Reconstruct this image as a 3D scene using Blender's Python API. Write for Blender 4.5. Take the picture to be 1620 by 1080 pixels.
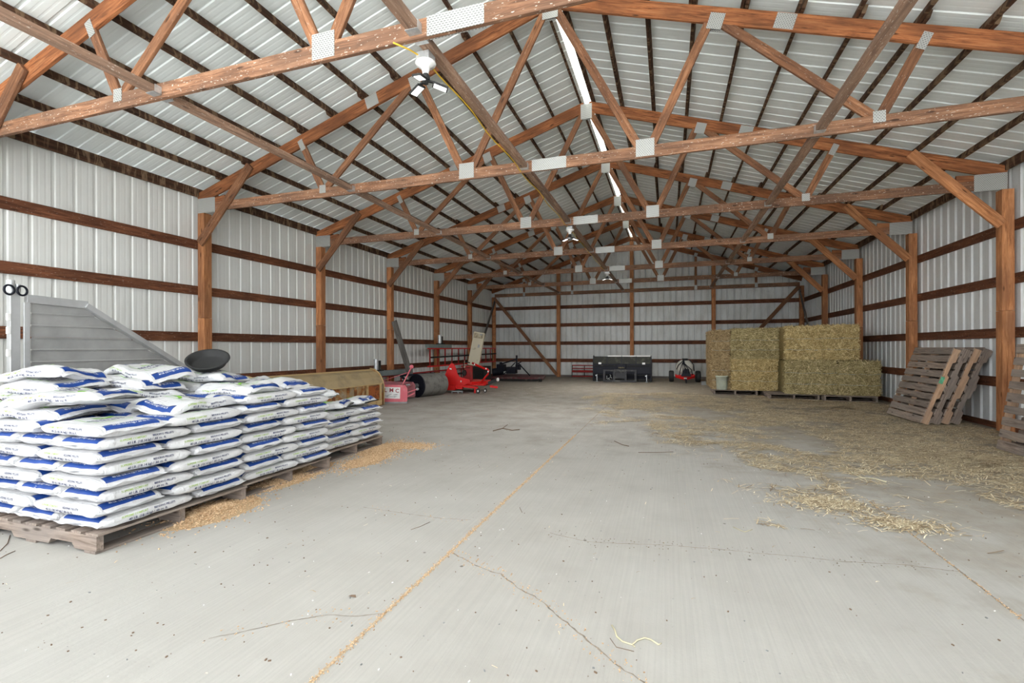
import bpy, bmesh, math, random
from mathutils import Vector, Matrix, Euler, noise
random.seed(7)
PI = math.pi
scene = bpy.context.scene
for o in list(bpy.data.objects): bpy.data.objects.remove(o)
COL = scene.collection

# ------------------------------------------------------------------ camera, sky, sun, exposure
EYE = 1.2096
cam_data = bpy.data.cameras.new('camera'); cam = bpy.data.objects.new('camera', cam_data); COL.objects.link(cam)
cam_data.sensor_width = 36.0; cam_data.lens = 752.6 / 1620 * 36.0
cam_data.shift_y = (550.37 - 540) / 1620
cam.location = (0, 0, EYE)
YAW, ROLL = 0.3186, -0.0029
cam.matrix_world = Matrix.Translation((0, 0, EYE)) @ Matrix.Rotation(YAW, 4, 'Z') @ Matrix.Rotation(PI / 2, 4, 'X') @ Matrix.Rotation(ROLL, 4, 'Z')
scene.camera = cam

world = bpy.data.worlds.new('overcast_sky'); scene.world = world; world.use_nodes = True
wn = world.node_tree.nodes; wl = world.node_tree.links
bg = wn['Background']; bg.inputs[0].default_value = (0.93, 0.965, 1.0, 1); bg.inputs[1].default_value = 4.7
sun_d = bpy.data.lights.new('sun', 'SUN'); sun_d.energy = 30.0; sun_d.angle = 0.2; sun_d.color = (1.0, 0.97, 0.92)
sun = bpy.data.objects.new('sun', sun_d); COL.objects.link(sun)
sun.rotation_euler = Vector((0.45, -0.2, -0.85)).to_track_quat('-Z', 'Y').to_euler()
LAMP_W = 70.0
scene.view_settings.view_transform = 'Standard'; scene.view_settings.look = 'None'
scene.view_settings.exposure = 0.0; scene.view_settings.gamma = 1.0
scene.view_settings.use_curve_mapping = False
scene.cycles.max_bounces = 10; scene.cycles.diffuse_bounces = 7
scene.cycles.sample_clamp_indirect = 6.0

# ------------------------------------------------------------------ plan of the barn (metres; x right, y away, z up)
XL, XR = -7.197, 4.472           # inner faces of the side posts
XC = -1.4                        # ridge
YP = [3.117 + 2.75 * k for k in range(6)]      # truss / post lines
YB = 19.52                       # line of the gable posts
Y0 = -1.6                        # open front of the barn
GZ = (0.69, 1.41, 2.17, 2.92)    # girt heights
def ztop(x): return 5.653 - 0.319 * abs(x - XC)   # top face of the rafters
SL = math.atan(0.319)

# ------------------------------------------------------------------ materials
def rgb(c, a=1.0): return (c[0], c[1], c[2], a)
class Mat:
    def __init__(s, name, col=(0.5, 0.5, 0.5), rough=0.6, metal=0.0, spec=0.5):
        s.m = bpy.data.materials.new(name); s.m.use_nodes = True
        s.t = s.m.node_tree; s.n = s.t.nodes; s.l = s.t.links
        s.b = s.n['Principled BSDF']
        s.b.inputs['Base Color'].default_value = rgb(col); s.b.inputs['Roughness'].default_value = rough
        s.b.inputs['Metallic'].default_value = metal; s.b.inputs['Specular IOR Level'].default_value = spec
    def coord(s, scale=(1, 1, 1), kind='Object', rand=True):
        tc = s.n.new('ShaderNodeTexCoord'); mp = s.n.new('ShaderNodeMapping')
        mp.inputs['Scale'].default_value = scale
        s.l.new(tc.outputs[kind], mp.inputs[0])
        if rand:
            oi = s.n.new('ShaderNodeObjectInfo'); ml = s.n.new('ShaderNodeMath'); ml.operation = 'MULTIPLY'
            ml.inputs[1].default_value = 37.0; s.l.new(oi.outputs['Random'], ml.inputs[0])
            s.l.new(ml.outputs[0], mp.inputs['Location'])
        return mp.outputs[0]
    def noise(s, co, scale=5, detail=4, rough=0.6, dist=0.0):
        n = s.n.new('ShaderNodeTexNoise'); n.inputs['Scale'].default_value = scale
        n.inputs['Detail'].default_value = detail; n.inputs['Roughness'].default_value = rough
        n.inputs['Distortion'].default_value = dist
        s.l.new(co, n.inputs['Vector']); return n.outputs['Fac']
    def ramp(s, fac, stops, const=False):
        r = s.n.new('ShaderNodeValToRGB'); cr = r.color_ramp
        if const: cr.interpolation = 'CONSTANT'
        while len(cr.elements) < len(stops): cr.elements.new(0.5)
        for e, (p, c) in zip(cr.elements, stops):
            e.position = p; e.color = rgb(c) if not isinstance(c, (int, float)) else (c, c, c, 1)
        s.l.new(fac, r.inputs[0]); return r.outputs[0]
    def mix(s, fac, a, b, mode='MIX'):
        m = s.n.new('ShaderNodeMix'); m.data_type = 'RGBA'; m.blend_type = mode
        for sock, v in ((m.inputs[0], fac), (m.inputs[6], a), (m.inputs[7], b)):
            if isinstance(v, (int, float)): sock.default_value = v
            elif isinstance(v, tuple): sock.default_value = rgb(v)
            else: s.l.new(v, sock)
        return m.outputs[2]
    def math(s, op, a, b=0.0, c=None):
        m = s.n.new('ShaderNodeMath'); m.operation = op
        for sock, v in zip(m.inputs, (a, b, c)):
            if v is None: continue
            if isinstance(v, (int, float)): sock.default_value = v
            else: s.l.new(v, sock)
        return m.outputs[0]
    def rnd(s):
        oi = s.n.new('ShaderNodeObjectInfo'); return oi.outputs['Random']
    def color(s, c): s.l.new(c, s.b.inputs['Base Color'])
    def rough(s, c): s.l.new(c, s.b.inputs['Roughness'])
    def bump(s, h, strength=0.3, dist=0.01):
        b = s.n.new('ShaderNodeBump'); b.inputs['Strength'].default_value = strength
        b.inputs['Distance'].default_value = dist; s.l.new(h, b.inputs['Height'])
        s.l.new(b.outputs[0], s.b.inputs['Normal'])

def wood(name, dark, mid, light, specks=0.0, grey=None, rough=0.75, scale=1.0):
    m = Mat(name, mid, rough, spec=0.25)
    co = m.coord((1.1 * scale, 16 * scale, 16 * scale))
    g = m.noise(co, 2.2, 7, 0.72, 0.8)
    c = m.ramp(g, [(0.36, dark), (0.51, mid), (0.68, light)])
    co2 = m.coord((0.9, 3.0, 3.0)); big = m.noise(co2, 1.7, 3)
    c = m.mix(m.math('MULTIPLY', m.ramp(big, [(0.38, 0.0), (0.62, 1.0)]), 0.7), c, grey or dark)
    vo = m.n.new('ShaderNodeTexVoronoi'); vo.inputs['Scale'].default_value = 1.0
    m.l.new(m.coord((2.4, 9, 9)), vo.inputs['Vector'])
    c = m.mix(m.ramp(vo.outputs['Distance'], [(0.06, 0.85), (0.13, 0.0)]), c, tuple(0.35 * x for x in dark))
    v = m.math('MULTIPLY_ADD', m.rnd(), 0.34, 0.83)
    c = m.mix(1.0, c, v, 'MULTIPLY')
    if specks:
        sp = m.noise(m.coord((7, 22, 22)), 4.0, 2, 0.5)
        c = m.mix(m.ramp(sp, [(0.655, 0.0), (0.70, specks)]), c, (0.62, 0.56, 0.48))
    m.color(c); m.bump(g, 0.35, 0.006)
    return m.m
W_POST = wood('orange_post_timber', (0.21, 0.078, 0.030), (0.46, 0.195, 0.078), (0.62, 0.31, 0.15), 0.0, (0.24, 0.105, 0.052))
W_RAFT = wood('orange_rafter_timber', (0.10, 0.035, 0.014), (0.33, 0.118, 0.044), (0.46, 0.205, 0.088), 0.0, (0.12, 0.045, 0.02))
W_CHORD = wood('stained_truss_timber', (0.105, 0.052, 0.030), (0.245, 0.120, 0.066), (0.40, 0.225, 0.135), 0.85, (0.115, 0.066, 0.044))
W_WEB = wood('truss_timber', (0.105, 0.045, 0.021), (0.265, 0.118, 0.056), (0.40, 0.20, 0.105), 0.2, (0.11, 0.052, 0.03))
W_GIRT = wood('red_brown_girt_timber', (0.065, 0.024, 0.012), (0.155, 0.056, 0.026), (0.27, 0.112, 0.055), 0.25)
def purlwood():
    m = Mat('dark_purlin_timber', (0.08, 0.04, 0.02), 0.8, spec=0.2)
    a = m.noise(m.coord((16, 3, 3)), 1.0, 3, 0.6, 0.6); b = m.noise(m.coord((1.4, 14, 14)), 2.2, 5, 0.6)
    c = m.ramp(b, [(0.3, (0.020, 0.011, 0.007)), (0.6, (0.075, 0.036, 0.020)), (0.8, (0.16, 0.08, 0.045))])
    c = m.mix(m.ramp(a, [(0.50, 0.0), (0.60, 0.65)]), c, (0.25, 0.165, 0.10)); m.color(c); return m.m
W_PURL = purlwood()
W_BRACE = wood('weathered_brace_timber', (0.15, 0.09, 0.062), (0.31, 0.185, 0.125), (0.47, 0.32, 0.23), 0.7, (0.19, 0.125, 0.09))
W_PALLET = wood('grey_pallet_wood', (0.13, 0.095, 0.075), (0.27, 0.21, 0.17), (0.42, 0.34, 0.28), 0.0, (0.22, 0.19, 0.17), 0.85)
W_PALTAN = wood('tan_pallet_wood', (0.25, 0.15, 0.09), (0.46, 0.29, 0.18), (0.60, 0.42, 0.28), 0.0, (0.32, 0.22, 0.16), 0.85)
W_GREY = wood('old_grey_board', (0.08, 0.07, 0.06), (0.17, 0.155, 0.14), (0.28, 0.26, 0.23), 0.0, (0.1, 0.09, 0.08), 0.9)

def sheet(name, base, dirt, amt=0.5, metal=0.25, streak=(1.1, 1.1, 0.5), bumpamt=0.15, specks=0.0, rough=0.5):
    m = Mat(name, base, rough, metal)
    a = m.noise(m.coord(streak, rand=False), 2.0, 5, 0.65)
    b = m.noise(m.coord((1, 1, 1), rand=False), 0.5, 3)
    c = m.mix(m.math('MULTIPLY', m.ramp(a, [(0.42, 0.0), (0.78, 1.0)]), amt), base, dirt)
    c = m.mix(m.math('MULTIPLY', m.ramp(b, [(0.35, 0.0), (0.7, 1.0)]), amt * 0.6), c, tuple(0.8 * x for x in base))
    if specks:
        s = m.noise(m.coord((14, 14, 7), rand=False), 3.0, 3, 0.6)
        c = m.mix(m.ramp(s, [(0.66, 0.0), (0.72, specks)]), c, tuple(0.45 * x for x in base))
    m.color(c)
    return m.m
S_LEFT = sheet('pale_wall_sheet', (0.71, 0.72, 0.70), (0.54, 0.51, 0.465), 0.3, 0.08)
S_RIGHT = sheet('blue_grey_wall_sheet', (0.76, 0.78, 0.79), (0.52, 0.49, 0.44), 0.5, 0.15, specks=0.4)
S_BACK = sheet('dirty_wall_sheet', (0.63, 0.65, 0.64), (0.35, 0.33, 0.285), 0.7, 0.1, specks=0.7)
S_ROOF = sheet('roof_sheet', (0.80, 0.855, 0.855), (0.64, 0.65, 0.63), 0.4, 0.08, (0.6, 0.9, 0.6))

def plain(name, c, rough=0.5, metal=0.0, var=0.15, sc=6.0, spec=0.5):
    m = Mat(name, c, rough, metal, spec)
    n = m.noise(m.coord((1, 1, 1)), sc, 4)
    m.color(m.mix(m.ramp(n, [(0.35, 0.0), (0.7, 1.0)]), tuple(min(1, x * (1 + var)) for x in c), tuple(x * (1 - var) for x in c)))
    return m.m
def worn(name, c, wear, t=0.55, w=0.1, rough=0.5, metal=0.1, sc=5.0):
    m = Mat(name, c, rough, metal, 0.25)
    n = m.noise(m.coord((1, 1, 1)), sc, 6, 0.7)
    m.color(m.mix(m.ramp(n, [(t, 0.0), (t + w, 1.0)]), c, wear)); m.bump(n, 0.2, 0.004)
    return m.m
M_BLACK = worn('black_painted_steel', (0.007, 0.008, 0.015), (0.05, 0.05, 0.048), 0.62, 0.12, 0.5, 0.0)
M_BLACKDUST = worn('dusty_black_steel', (0.014, 0.014, 0.013), (0.10, 0.09, 0.07), 0.55, 0.15, 0.6)
M_RUBBER = plain('black_rubber', (0.018, 0.018, 0.018), 0.75)
M_RED = worn('bright_red_paint', (0.60, 0.012, 0.010), (0.30, 0.05, 0.035), 0.6, 0.15, 0.35)
M_REDOLD = worn('faded_red_steel', (0.30, 0.018, 0.018), (0.12, 0.05, 0.035), 0.5, 0.2, 0.6)
M_PINK = worn('faded_pink_red_paint', (0.62, 0.14, 0.17), (0.70, 0.34, 0.34), 0.5, 0.25, 0.5)
M_PINKDUST = worn('dusty_pink_paint', (0.42, 0.14, 0.16), (0.22, 0.18, 0.17), 0.5, 0.2, 0.6)
M_DARKRED = worn('dusty_dark_red_deck', (0.12, 0.035, 0.04), (0.13, 0.115, 0.10), 0.48, 0.12, 0.8)
M_TANPAINT = worn('tan_painted_steel', (0.42, 0.32, 0.18), (0.30, 0.235, 0.145), 0.44, 0.2, 0.6, 0.1, 3.0)
M_TANRIM = worn('pale_tan_rim', (0.52, 0.38, 0.19), (0.30, 0.15, 0.06), 0.6, 0.12, 0.5)
M_GALV = plain('galvanised_steel', (0.55, 0.57, 0.58), 0.4, 0.6, 0.2, 20)
M_GREYSTEEL = plain('grey_weathered_steel', (0.25, 0.26, 0.26), 0.5, 0.4, 0.2)
M_ROLLER = worn('worn_grey_drum_steel', (0.20, 0.195, 0.18), (0.12, 0.115, 0.105), 0.5, 0.15, 0.7, 0.2, 9)
M_WHITE = plain('white_plastic', (0.80, 0.80, 0.79), 0.4, 0, 0.04)
M_WHITEPAINT = plain('white_paint', (0.74, 0.73, 0.71), 0.5, 0, 0.08)
M_TANKW = plain('cloudy_white_tank_plastic', (0.55, 0.53, 0.47), 0.45, 0, 0.15)
M_NAVY = plain('navy_print', (0.012, 0.02, 0.09), 0.5, 0, 0.05)
M_BLUE = plain('blue_print', (0.005, 0.045, 0.235), 0.4, 0, 0.08)
M_GREEN = plain('lime_green_print', (0.22, 0.55, 0.04), 0.45, 0, 0.08)
M_OLIVE = plain('olive_print', (0.32, 0.45, 0.12), 0.45, 0, 0.08)
M_PRINTW = plain('white_print', (0.8, 0.8, 0.8), 0.5, 0, 0.03)
M_CREAM = worn('cream_enamel', (0.55, 0.50, 0.37), (0.28, 0.24, 0.16), 0.62, 0.1, 0.5, 0, 4)
M_YELLOW = plain('yellow_cable_sheath', (0.70, 0.45, 0.03), 0.5)
M_ALU = plain('dull_aluminium', (0.33, 0.33, 0.325), 0.5, 0.35, 0.15, 3)
M_ALUEDGE = plain('aluminium_edge', (0.44, 0.445, 0.45), 0.42, 0.45, 0.15, 3)
M_SIGNRED = plain('dark_red_lettering', (0.30, 0.03, 0.04), 0.6)
M_PAIL = plain('cloudy_pail_plastic', (0.50, 0.54, 0.44), 0.5, 0, 0.15)

def rusty():
    m = Mat('rusty_tan_bucket_steel', (0.3, 0.2, 0.1), 0.8, 0.1)
    co = m.coord((0.7, 0.7, 1.3)); n = m.noise(co, 2.6, 6, 0.7, 0.8); n2 = m.noise(co, 7, 5, 0.7)
    c = m.ramp(n, [(0.36, (0.16, 0.055, 0.018)), (0.47, (0.36, 0.13, 0.03)), (0.55, (0.40, 0.27, 0.13)), (0.68, (0.33, 0.31, 0.26))])
    c = m.mix(m.ramp(n2, [(0.5, 0.0), (0.75, 0.6)]), c, (0.09, 0.04, 0.02)); m.color(c); m.bump(n2, 0.4, 0.006)
    return m.m
M_RUST = rusty()

def platemat():
    m = Mat('punched_galvanised_plate', (0.5, 0.5, 0.48), 0.45, 0.35)
    co = m.coord((1, 1, 1), rand=False)
    br = m.n.new('ShaderNodeTexBrick'); br.inputs['Scale'].default_value = 1.0
    br.inputs['Brick Width'].default_value = 0.026; br.inputs['Row Height'].default_value = 0.016
    br.inputs['Mortar Size'].default_value = 0.0045; br.offset = 0.5
    sx = m.n.new('ShaderNodeSeparateXYZ'); cb = m.n.new('ShaderNodeCombineXYZ'); m.l.new(co, sx.inputs[0])
    m.l.new(sx.outputs[0], cb.inputs[0]); m.l.new(sx.outputs[2], cb.inputs[1]); m.l.new(cb.outputs[0], br.inputs['Vector'])
    br.inputs['Color1'].default_value = (0.20, 0.205, 0.20, 1); br.inputs['Color2'].default_value = (0.15, 0.155, 0.15, 1)
    br.inputs['Mortar'].default_value = (0.48, 0.48, 0.455, 1)
    m.color(br.outputs['Color'])
    return m.m
M_PLATE = platemat()

def bagmat():
    m = Mat('white_poly_sack', (0.66, 0.665, 0.69), 0.36, 0.0, 0.5)
    a = m.noise(m.coord((3, 30, 9)), 2.2, 4, 0.6, 0.5); b = m.noise(m.coord((22, 3, 9)), 1.6, 3, 0.6, 0.8)
    h = m.math('ADD', a, m.math('MULTIPLY', b, 0.8)); m.bump(h, 0.8, 0.016)
    c = m.mix(m.ramp(m.noise(m.coord((1, 1, 1)), 5, 3), [(0.4, 0.0), (0.8, 0.35)]), (0.66, 0.66, 0.67), (0.56, 0.55, 0.535))
    m.color(c); return m.m
M_BAG = bagmat()

def haymat(name, stops):
    m = Mat(name, (0.4, 0.33, 0.17), 0.85, 0, 0.2)
    gi = m.n.new('ShaderNodeNewGeometry')
    c = m.ramp(gi.outputs['Random Per Island'], stops); m.color(c); return m.m
HAY_A = haymat('green_tan_hay', [(0.0, (0.232, 0.166, 0.064)), (0.35, (0.435, 0.317, 0.135)), (0.7, (0.630, 0.469, 0.213)), (1.0, (0.850, 0.731, 0.412))])
HAY_B = haymat('brown_hay', [(0.0, (0.20, 0.14, 0.07)), (0.4, (0.38, 0.27, 0.14)), (0.8, (0.52, 0.38, 0.20)), (1.0, (0.70, 0.55, 0.33))])
HAY_C = haymat('dull_green_hay', [(0.0, (0.180, 0.145, 0.064)), (0.4, (0.345, 0.276, 0.128)), (0.8, (0.525, 0.428, 0.213)), (1.0, (0.840, 0.704, 0.426))])
def haybody(name, a, b):
    m = Mat(name, a, 0.95, 0, 0.1)
    n = m.noise(m.coord((6, 6, 22)), 3, 6, 0.75); m.color(m.ramp(n, [(0.35, b), (0.62, a)])); m.bump(n, 0.9, 0.03); return m.m
HB_A = haybody('green_tan_bale', (0.495, 0.373, 0.170), (0.150, 0.110, 0.050))
HB_B = haybody('brown_bale', (0.36, 0.26, 0.14), (0.13, 0.09, 0.045))
HB_C = haybody('dull_green_bale', (0.405, 0.324, 0.156), (0.128, 0.103, 0.050))
M_LITTER = haymat('loose_straw', [(0.0, (0.22, 0.155, 0.10)), (0.25, (0.42, 0.32, 0.195)), (0.55, (0.64, 0.52, 0.34)), (1.0, (0.92, 0.84, 0.63))])
M_SAW = haymat('tan_wood_pellets', [(0.0, (0.42, 0.26, 0.14)), (0.5, (0.60, 0.41, 0.24)), (1.0, (0.75, 0.56, 0.36))])
M_TWIG = plain('brown_twig', (0.17, 0.11, 0.07), 0.8)
M_TWINE = plain('pale_twine', (0.55, 0.50, 0.34), 0.8)
M_BLUETWINE = plain('pale_blue_twine', (0.42, 0.50, 0.48), 0.7)
M_JOINT = haymat('sandy_joint_dust', [(0.0, (0.30, 0.22, 0.14)), (0.5, (0.43, 0.33, 0.22)), (1.0, (0.52, 0.42, 0.30))])
M_CRACK = plain('dirty_crack', (0.235, 0.195, 0.15), 0.9, 0, 0.35, 30)

def floormat():
    m = Mat('broomed_concrete', (0.5, 0.49, 0.47), 0.82, 0, 0.3)
    P = m.coord((1, 1, 1), rand=False)
    big = m.noise(P, 0.35, 5, 0.6); mid = m.noise(P, 2.2, 6, 0.65); fine = m.noise(P, 60, 3, 0.7)
    broom = m.noise(m.coord((75, 1.2, 1), rand=False), 1.0, 2, 0.5)
    c = m.mix(m.ramp(mid, [(0.35, 0.0), (0.7, 1.0)]), (0.44, 0.42, 0.385), (0.38, 0.358, 0.322))
    c = m.mix(m.ramp(big, [(0.40, 0.0), (0.65, 0.55)]), c, (0.44, 0.43, 0.405))
    c = m.mix(m.math('MULTIPLY', m.ramp(broom, [(0.38, 0.0), (0.62, 1.0)]), 0.17), c, (0.29, 0.28, 0.26))
    c = m.mix(m.ramp(fine, [(0.67, 0.0), (0.74, 0.35)]), c, (0.17, 0.16, 0.15))
    # trodden dirt further in, where the machines stand and the hay is handled: its own ragged edge
    sx = m.n.new('ShaderNodeSeparateXYZ'); m.l.new(P, sx.inputs[0])
    ed = m.math('ADD', m.math('MULTIPLY', sx.outputs[1], 0.16), m.math('MULTIPLY', mid, 1.7))
    dirt = m.ramp(m.math('MULTIPLY', ed, 0.25), [(0.44, 0.0), (0.74, 0.9)])
    dn = m.noise(P, 3.5, 6, 0.75)
    dc = m.ramp(dn, [(0.35, (0.165, 0.14, 0.11)), (0.65, (0.29, 0.255, 0.21))])
    c = m.mix(dirt, c, dc)
    sm = m.math('ADD', m.math('ADD', m.math('MULTIPLY', sx.outputs[0], 0.42), m.math('MULTIPLY', sx.outputs[1], 0.13)), m.math('MULTIPLY', mid, 2.4))
    c = m.mix(m.ramp(m.math('MULTIPLY', sm, 0.2), [(0.42, 0.0), (0.60, 0.62)]), c, m.ramp(dn, [(0.35, (0.20, 0.165, 0.12)), (0.65, (0.33, 0.275, 0.20))]))
    # dark spots
    vo = m.n.new('ShaderNodeTexVoronoi'); vo.inputs['Scale'].default_value = 3.1; m.l.new(P, vo.inputs['Vector'])
    c = m.mix(m.ramp(vo.outputs['Distance'], [(0.022, 0.8), (0.04, 0.0)]), c, (0.09, 0.075, 0.06))
    m.color(c); m.bump(m.math('ADD', fine, m.math('MULTIPLY', broom, 1.5)), 0.22, 0.004)
    return m.m
M_FLOOR = floormat()
M_BOUNCE_YARD = plain('added_bounce_yard', (0.62, 0.63, 0.62), 0.9, 0, 0.15, 2)  # pale tone picked so the added yard throws daylight up under the roof
def ridgemat():
    m = Mat('translucent_ridge_cap', (0.9, 0.9, 0.86), 0.4)
    tr = m.n.new('ShaderNodeBsdfTranslucent'); tr.inputs[0].default_value = (0.92, 0.93, 0.9, 1)
    mx = m.n.new('ShaderNodeMixShader'); mx.inputs[0].default_value = 0.55
    out = m.n['Material Output']; m.l.new(m.b.outputs[0], mx.inputs[1]); m.l.new(tr.outputs[0], mx.inputs[2]); m.l.new(mx.outputs[0], out.inputs[0])
    return m.m
M_RIDGE = ridgemat()
def lampmat():
    m = Mat('lit_lamp_panel', (1, 1, 1)); m.b.inputs['Emission Color'].default_value = (1, 0.98, 0.94, 1)
    m.b.inputs['Emission Strength'].default_value = 1.6; return m.m
M_LAMP = lampmat()

# ------------------------------------------------------------------ mesh helpers
class MB:
    def __init__(s): s.v = []; s.f = []; s.mi = []; s.sm = []; s.mats = []
    def _m(s, mat):
        if mat is None: return 0
        if mat not in s.mats: s.mats.append(mat)
        return s.mats.index(mat)
    def add(s, vs, fs, mat=None, smooth=False):
        k = len(s.v); s.v += [tuple(v) for v in vs]; i = s._m(mat)
        for f in fs: s.f.append([k + q for q in f]); s.mi.append(i); s.sm.append(smooth)
    def box(s, c, size, rot=None, mat=None, taper=None):
        hx, hy, hz = [q / 2 for q in size]; vs = []
        for z in (-hz, hz):
            t = taper if (taper and z > 0) else 1.0
            for x, y in ((-hx, -hy), (hx, -hy), (hx, hy), (-hx, hy)): vs.append(Vector((x * t, y * t, z)))
        if rot is not None:
            R = rot if isinstance(rot, Matrix) else Euler(rot).to_matrix()
            vs = [R @ v for v in vs]
        c = Vector(c); s.add([v + c for v in vs], [(3, 2, 1, 0), (4, 5, 6, 7), (0, 1, 5, 4), (1, 2, 6, 5), (2, 3, 7, 6), (3, 0, 4, 7)], mat)
        return s
    def bar(s, p0, p1, w, h, mat=None, up=(0, 0, 1)):
        p0, p1 = Vector(p0), Vector(p1); d = p1 - p0; L = d.length
        s.box((p0 + p1) / 2, (L, w, h), frame(d, up), mat); return s
    def cyl(s, p0, p1, r, seg=16, r1=None, mat=None, caps=True, capmat=None):
        p0, p1 = Vector(p0), Vector(p1); r1 = r if r1 is None else r1
        R = frame(p1 - p0); vs = []
        for p, rr in ((p0, r), (p1, r1)):
            for k in range(seg):
                a = 2 * PI * k / seg; vs.append(p + R @ Vector((0, rr * math.cos(a), rr * math.sin(a))))
        s.add(vs, [(k, (k + 1) % seg, seg + (k + 1) % seg, seg + k) for k in range(seg)], mat, True)
        if caps:
            s.add(vs, [tuple(range(seg))[::-1], tuple(range(seg, 2 * seg))], capmat or mat)
        return s
    def tube(s, pts, r, seg=8, mat=None):
        pts = [Vector(p) for p in pts]; rings = []
        for i, p in enumerate(pts):
            d = (pts[min(i + 1, len(pts) - 1)] - pts[max(i - 1, 0)]); R = frame(d)
            rings.append([p + R @ Vector((0, r * math.cos(2 * PI * k / seg), r * math.sin(2 * PI * k / seg))) for k in range(seg)])
        vs = [v for q in rings for v in q]; fs = []
        for i in range(len(pts) - 1):
            for k in range(seg): fs.append((i * seg + k, i * seg + (k + 1) % seg, (i + 1) * seg + (k + 1) % seg, (i + 1) * seg + k))
        fs += [tuple(range(seg))[::-1], tuple(range(len(vs) - seg, len(vs)))]
        s.add(vs, fs, mat, True); return s
    def lathe(s, prof, c=(0, 0, 0), seg=32, R=None, mat=None, sx=1.0, sy=1.0):
        vs = []; c = Vector(c); R = R or Matrix.Identity(3)
        for r, z in prof:
            for k in range(seg):
                a = 2 * PI * k / seg; vs.append(c + R @ Vector((r * sx * math.cos(a), r * sy * math.sin(a), z)))
        fs = [(i * seg + k, i * seg + (k + 1) % seg, (i + 1) * seg + (k + 1) % seg, (i + 1) * seg + k) for i in range(len(prof) - 1) for k in range(seg)]
        s.add(vs, fs, mat, True); return s
    def prism(s, poly, O, U, V, t, mat=None):
        # poly in the plane O + a U + b V, thickness t along U x V
        O, U, V = Vector(O), Vector(U), Vector(V); N = U.cross(V).normalized() * t; n = len(poly)
        a = [O + U * x + V * y for x, y in poly]; b = [p + N for p in a]
        s.add(a + b, [tuple(range(n))[::-1], tuple(range(n, 2 * n))] + [(k, (k + 1) % n, n + (k + 1) % n, n + k) for k in range(n)], mat); return s
    def mesh(s, name, mat=None):
        me = bpy.data.meshes.new(name); me.from_pydata(s.v, [], s.f)
        ms = s.mats or [mat]
        for m in ms: me.materials.append(m)
        for p, i, q in zip(me.polygons, s.mi, s.sm): p.material_index = i; p.use_smooth = q
        me.update(); return me
    def build(s, name, mat=None, parent=None, bevel=0.0):
        if mat is not None and s.mats:      # faces without their own material take this one
            pass
        o = bpy.data.objects.new(name, s.mesh(name, mat)); COL.objects.link(o)
        if parent: o.parent = parent
        if bevel:
            b = o.modifiers.new('bevel', 'BEVEL'); b.width = bevel; b.segments = 2; b.limit_method = 'ANGLE'
        return o
def frame(d, up=(0, 0, 1)):
    x = Vector(d).normalized(); up = Vector(up)
    if abs(x.dot(up)) > 0.995: up = Vector((0, 1, 0))
    y = up.cross(x).normalized(); z = x.cross(y)
    return Matrix((x, y, z)).transposed()
BOXES = {}
def board(name, p0, p1, w, h, mat, parent=None, up=(0, 0, 1)):
    """a sawn board from p0 to p1, w across, h deep, its own x axis along the grain"""
    p0, p1 = Vector(p0), Vector(p1); L = (p1 - p0).length
    key = (round(L, 3), w, h, mat.name)
    if key not in BOXES:
        m = MB(); c = min(0.004, w * 0.12, h * 0.12); sec = [(-w/2+c, -h/2), (w/2-c, -h/2), (w/2, -h/2+c), (w/2, h/2-c), (w/2-c, h/2), (-w/2+c, h/2), (-w/2, h/2-c), (-w/2, -h/2+c)]
        vs = [(x, a, b) for x in (-L/2, L/2) for a, b in sec]
        m.add(vs, [tuple(range(8))[::-1], tuple(range(8, 16))] + [(k, (k+1) % 8, 8 + (k+1) % 8, 8 + k) for k in range(8)])
        BOXES[key] = m.mesh(name, mat)
    o = bpy.data.objects.new(name, BOXES[key]); COL.objects.link(o)
    M = Matrix.Translation((p0 + p1) / 2) @ frame(p1 - p0, up).to_4x4()
    if parent: o.parent = parent
    o.matrix_local = M
    return o
def tag(o, label, cat, group=None, kind=None):
    if label: o['label'] = label
    if cat: o['category'] = cat
    if group: o['group'] = group
    if kind: o['kind'] = kind
    return o
def thing(name, label, cat, loc=(0, 0, 0), rz=0.0, group=None, rot=None):
    o = bpy.data.objects.new(name, None); o.empty_display_size = 0.1; COL.objects.link(o)
    o.location = loc; o.rotation_euler = rot or (0, 0, rz); return tag(o, label, cat, group)
def copy_tree(o, parent=None):
    c = o.copy(); COL.objects.link(c); c.parent = parent
    for ch in list(o.children): copy_tree(ch, c)
    return c
def struct(o): o['kind'] = 'structure'; return o
def fix_normals(o):
    bm = bmesh.new(); bm.from_mesh(o.data); bmesh.ops.recalc_face_normals(bm, faces=bm.faces); bm.to_mesh(o.data); bm.free(); return o
ORD = ['first', 'second', 'third', 'fourth', 'fifth', 'sixth', 'seventh', 'eighth', 'ninth', 'tenth', 'eleventh', 'twelfth']

def text_polys(txt, size, font_scale=1.0):
    """2-D triangles of a line of lettering, centred at 0,0"""
    cu = bpy.data.curves.new('t', 'FONT'); cu.body = txt; cu.size = size; cu.align_x = 'CENTER'; cu.align_y = 'CENTER'; cu.resolution_u = 2
    cu.offset = size * 0.02
    ob = bpy.data.objects.new('t', cu); COL.objects.link(ob)
    bpy.context.view_layer.update()
    me = bpy.data.meshes.new_from_object(ob.evaluated_get(bpy.context.evaluated_depsgraph_get()))
    vs = [(v.co.x, v.co.y) for v in me.vertices]; fs = [tuple(p.vertices) for p in me.polygons]
    bpy.data.objects.remove(ob); bpy.data.curves.remove(cu); bpy.data.meshes.remove(me)
    return vs, fs

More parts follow.
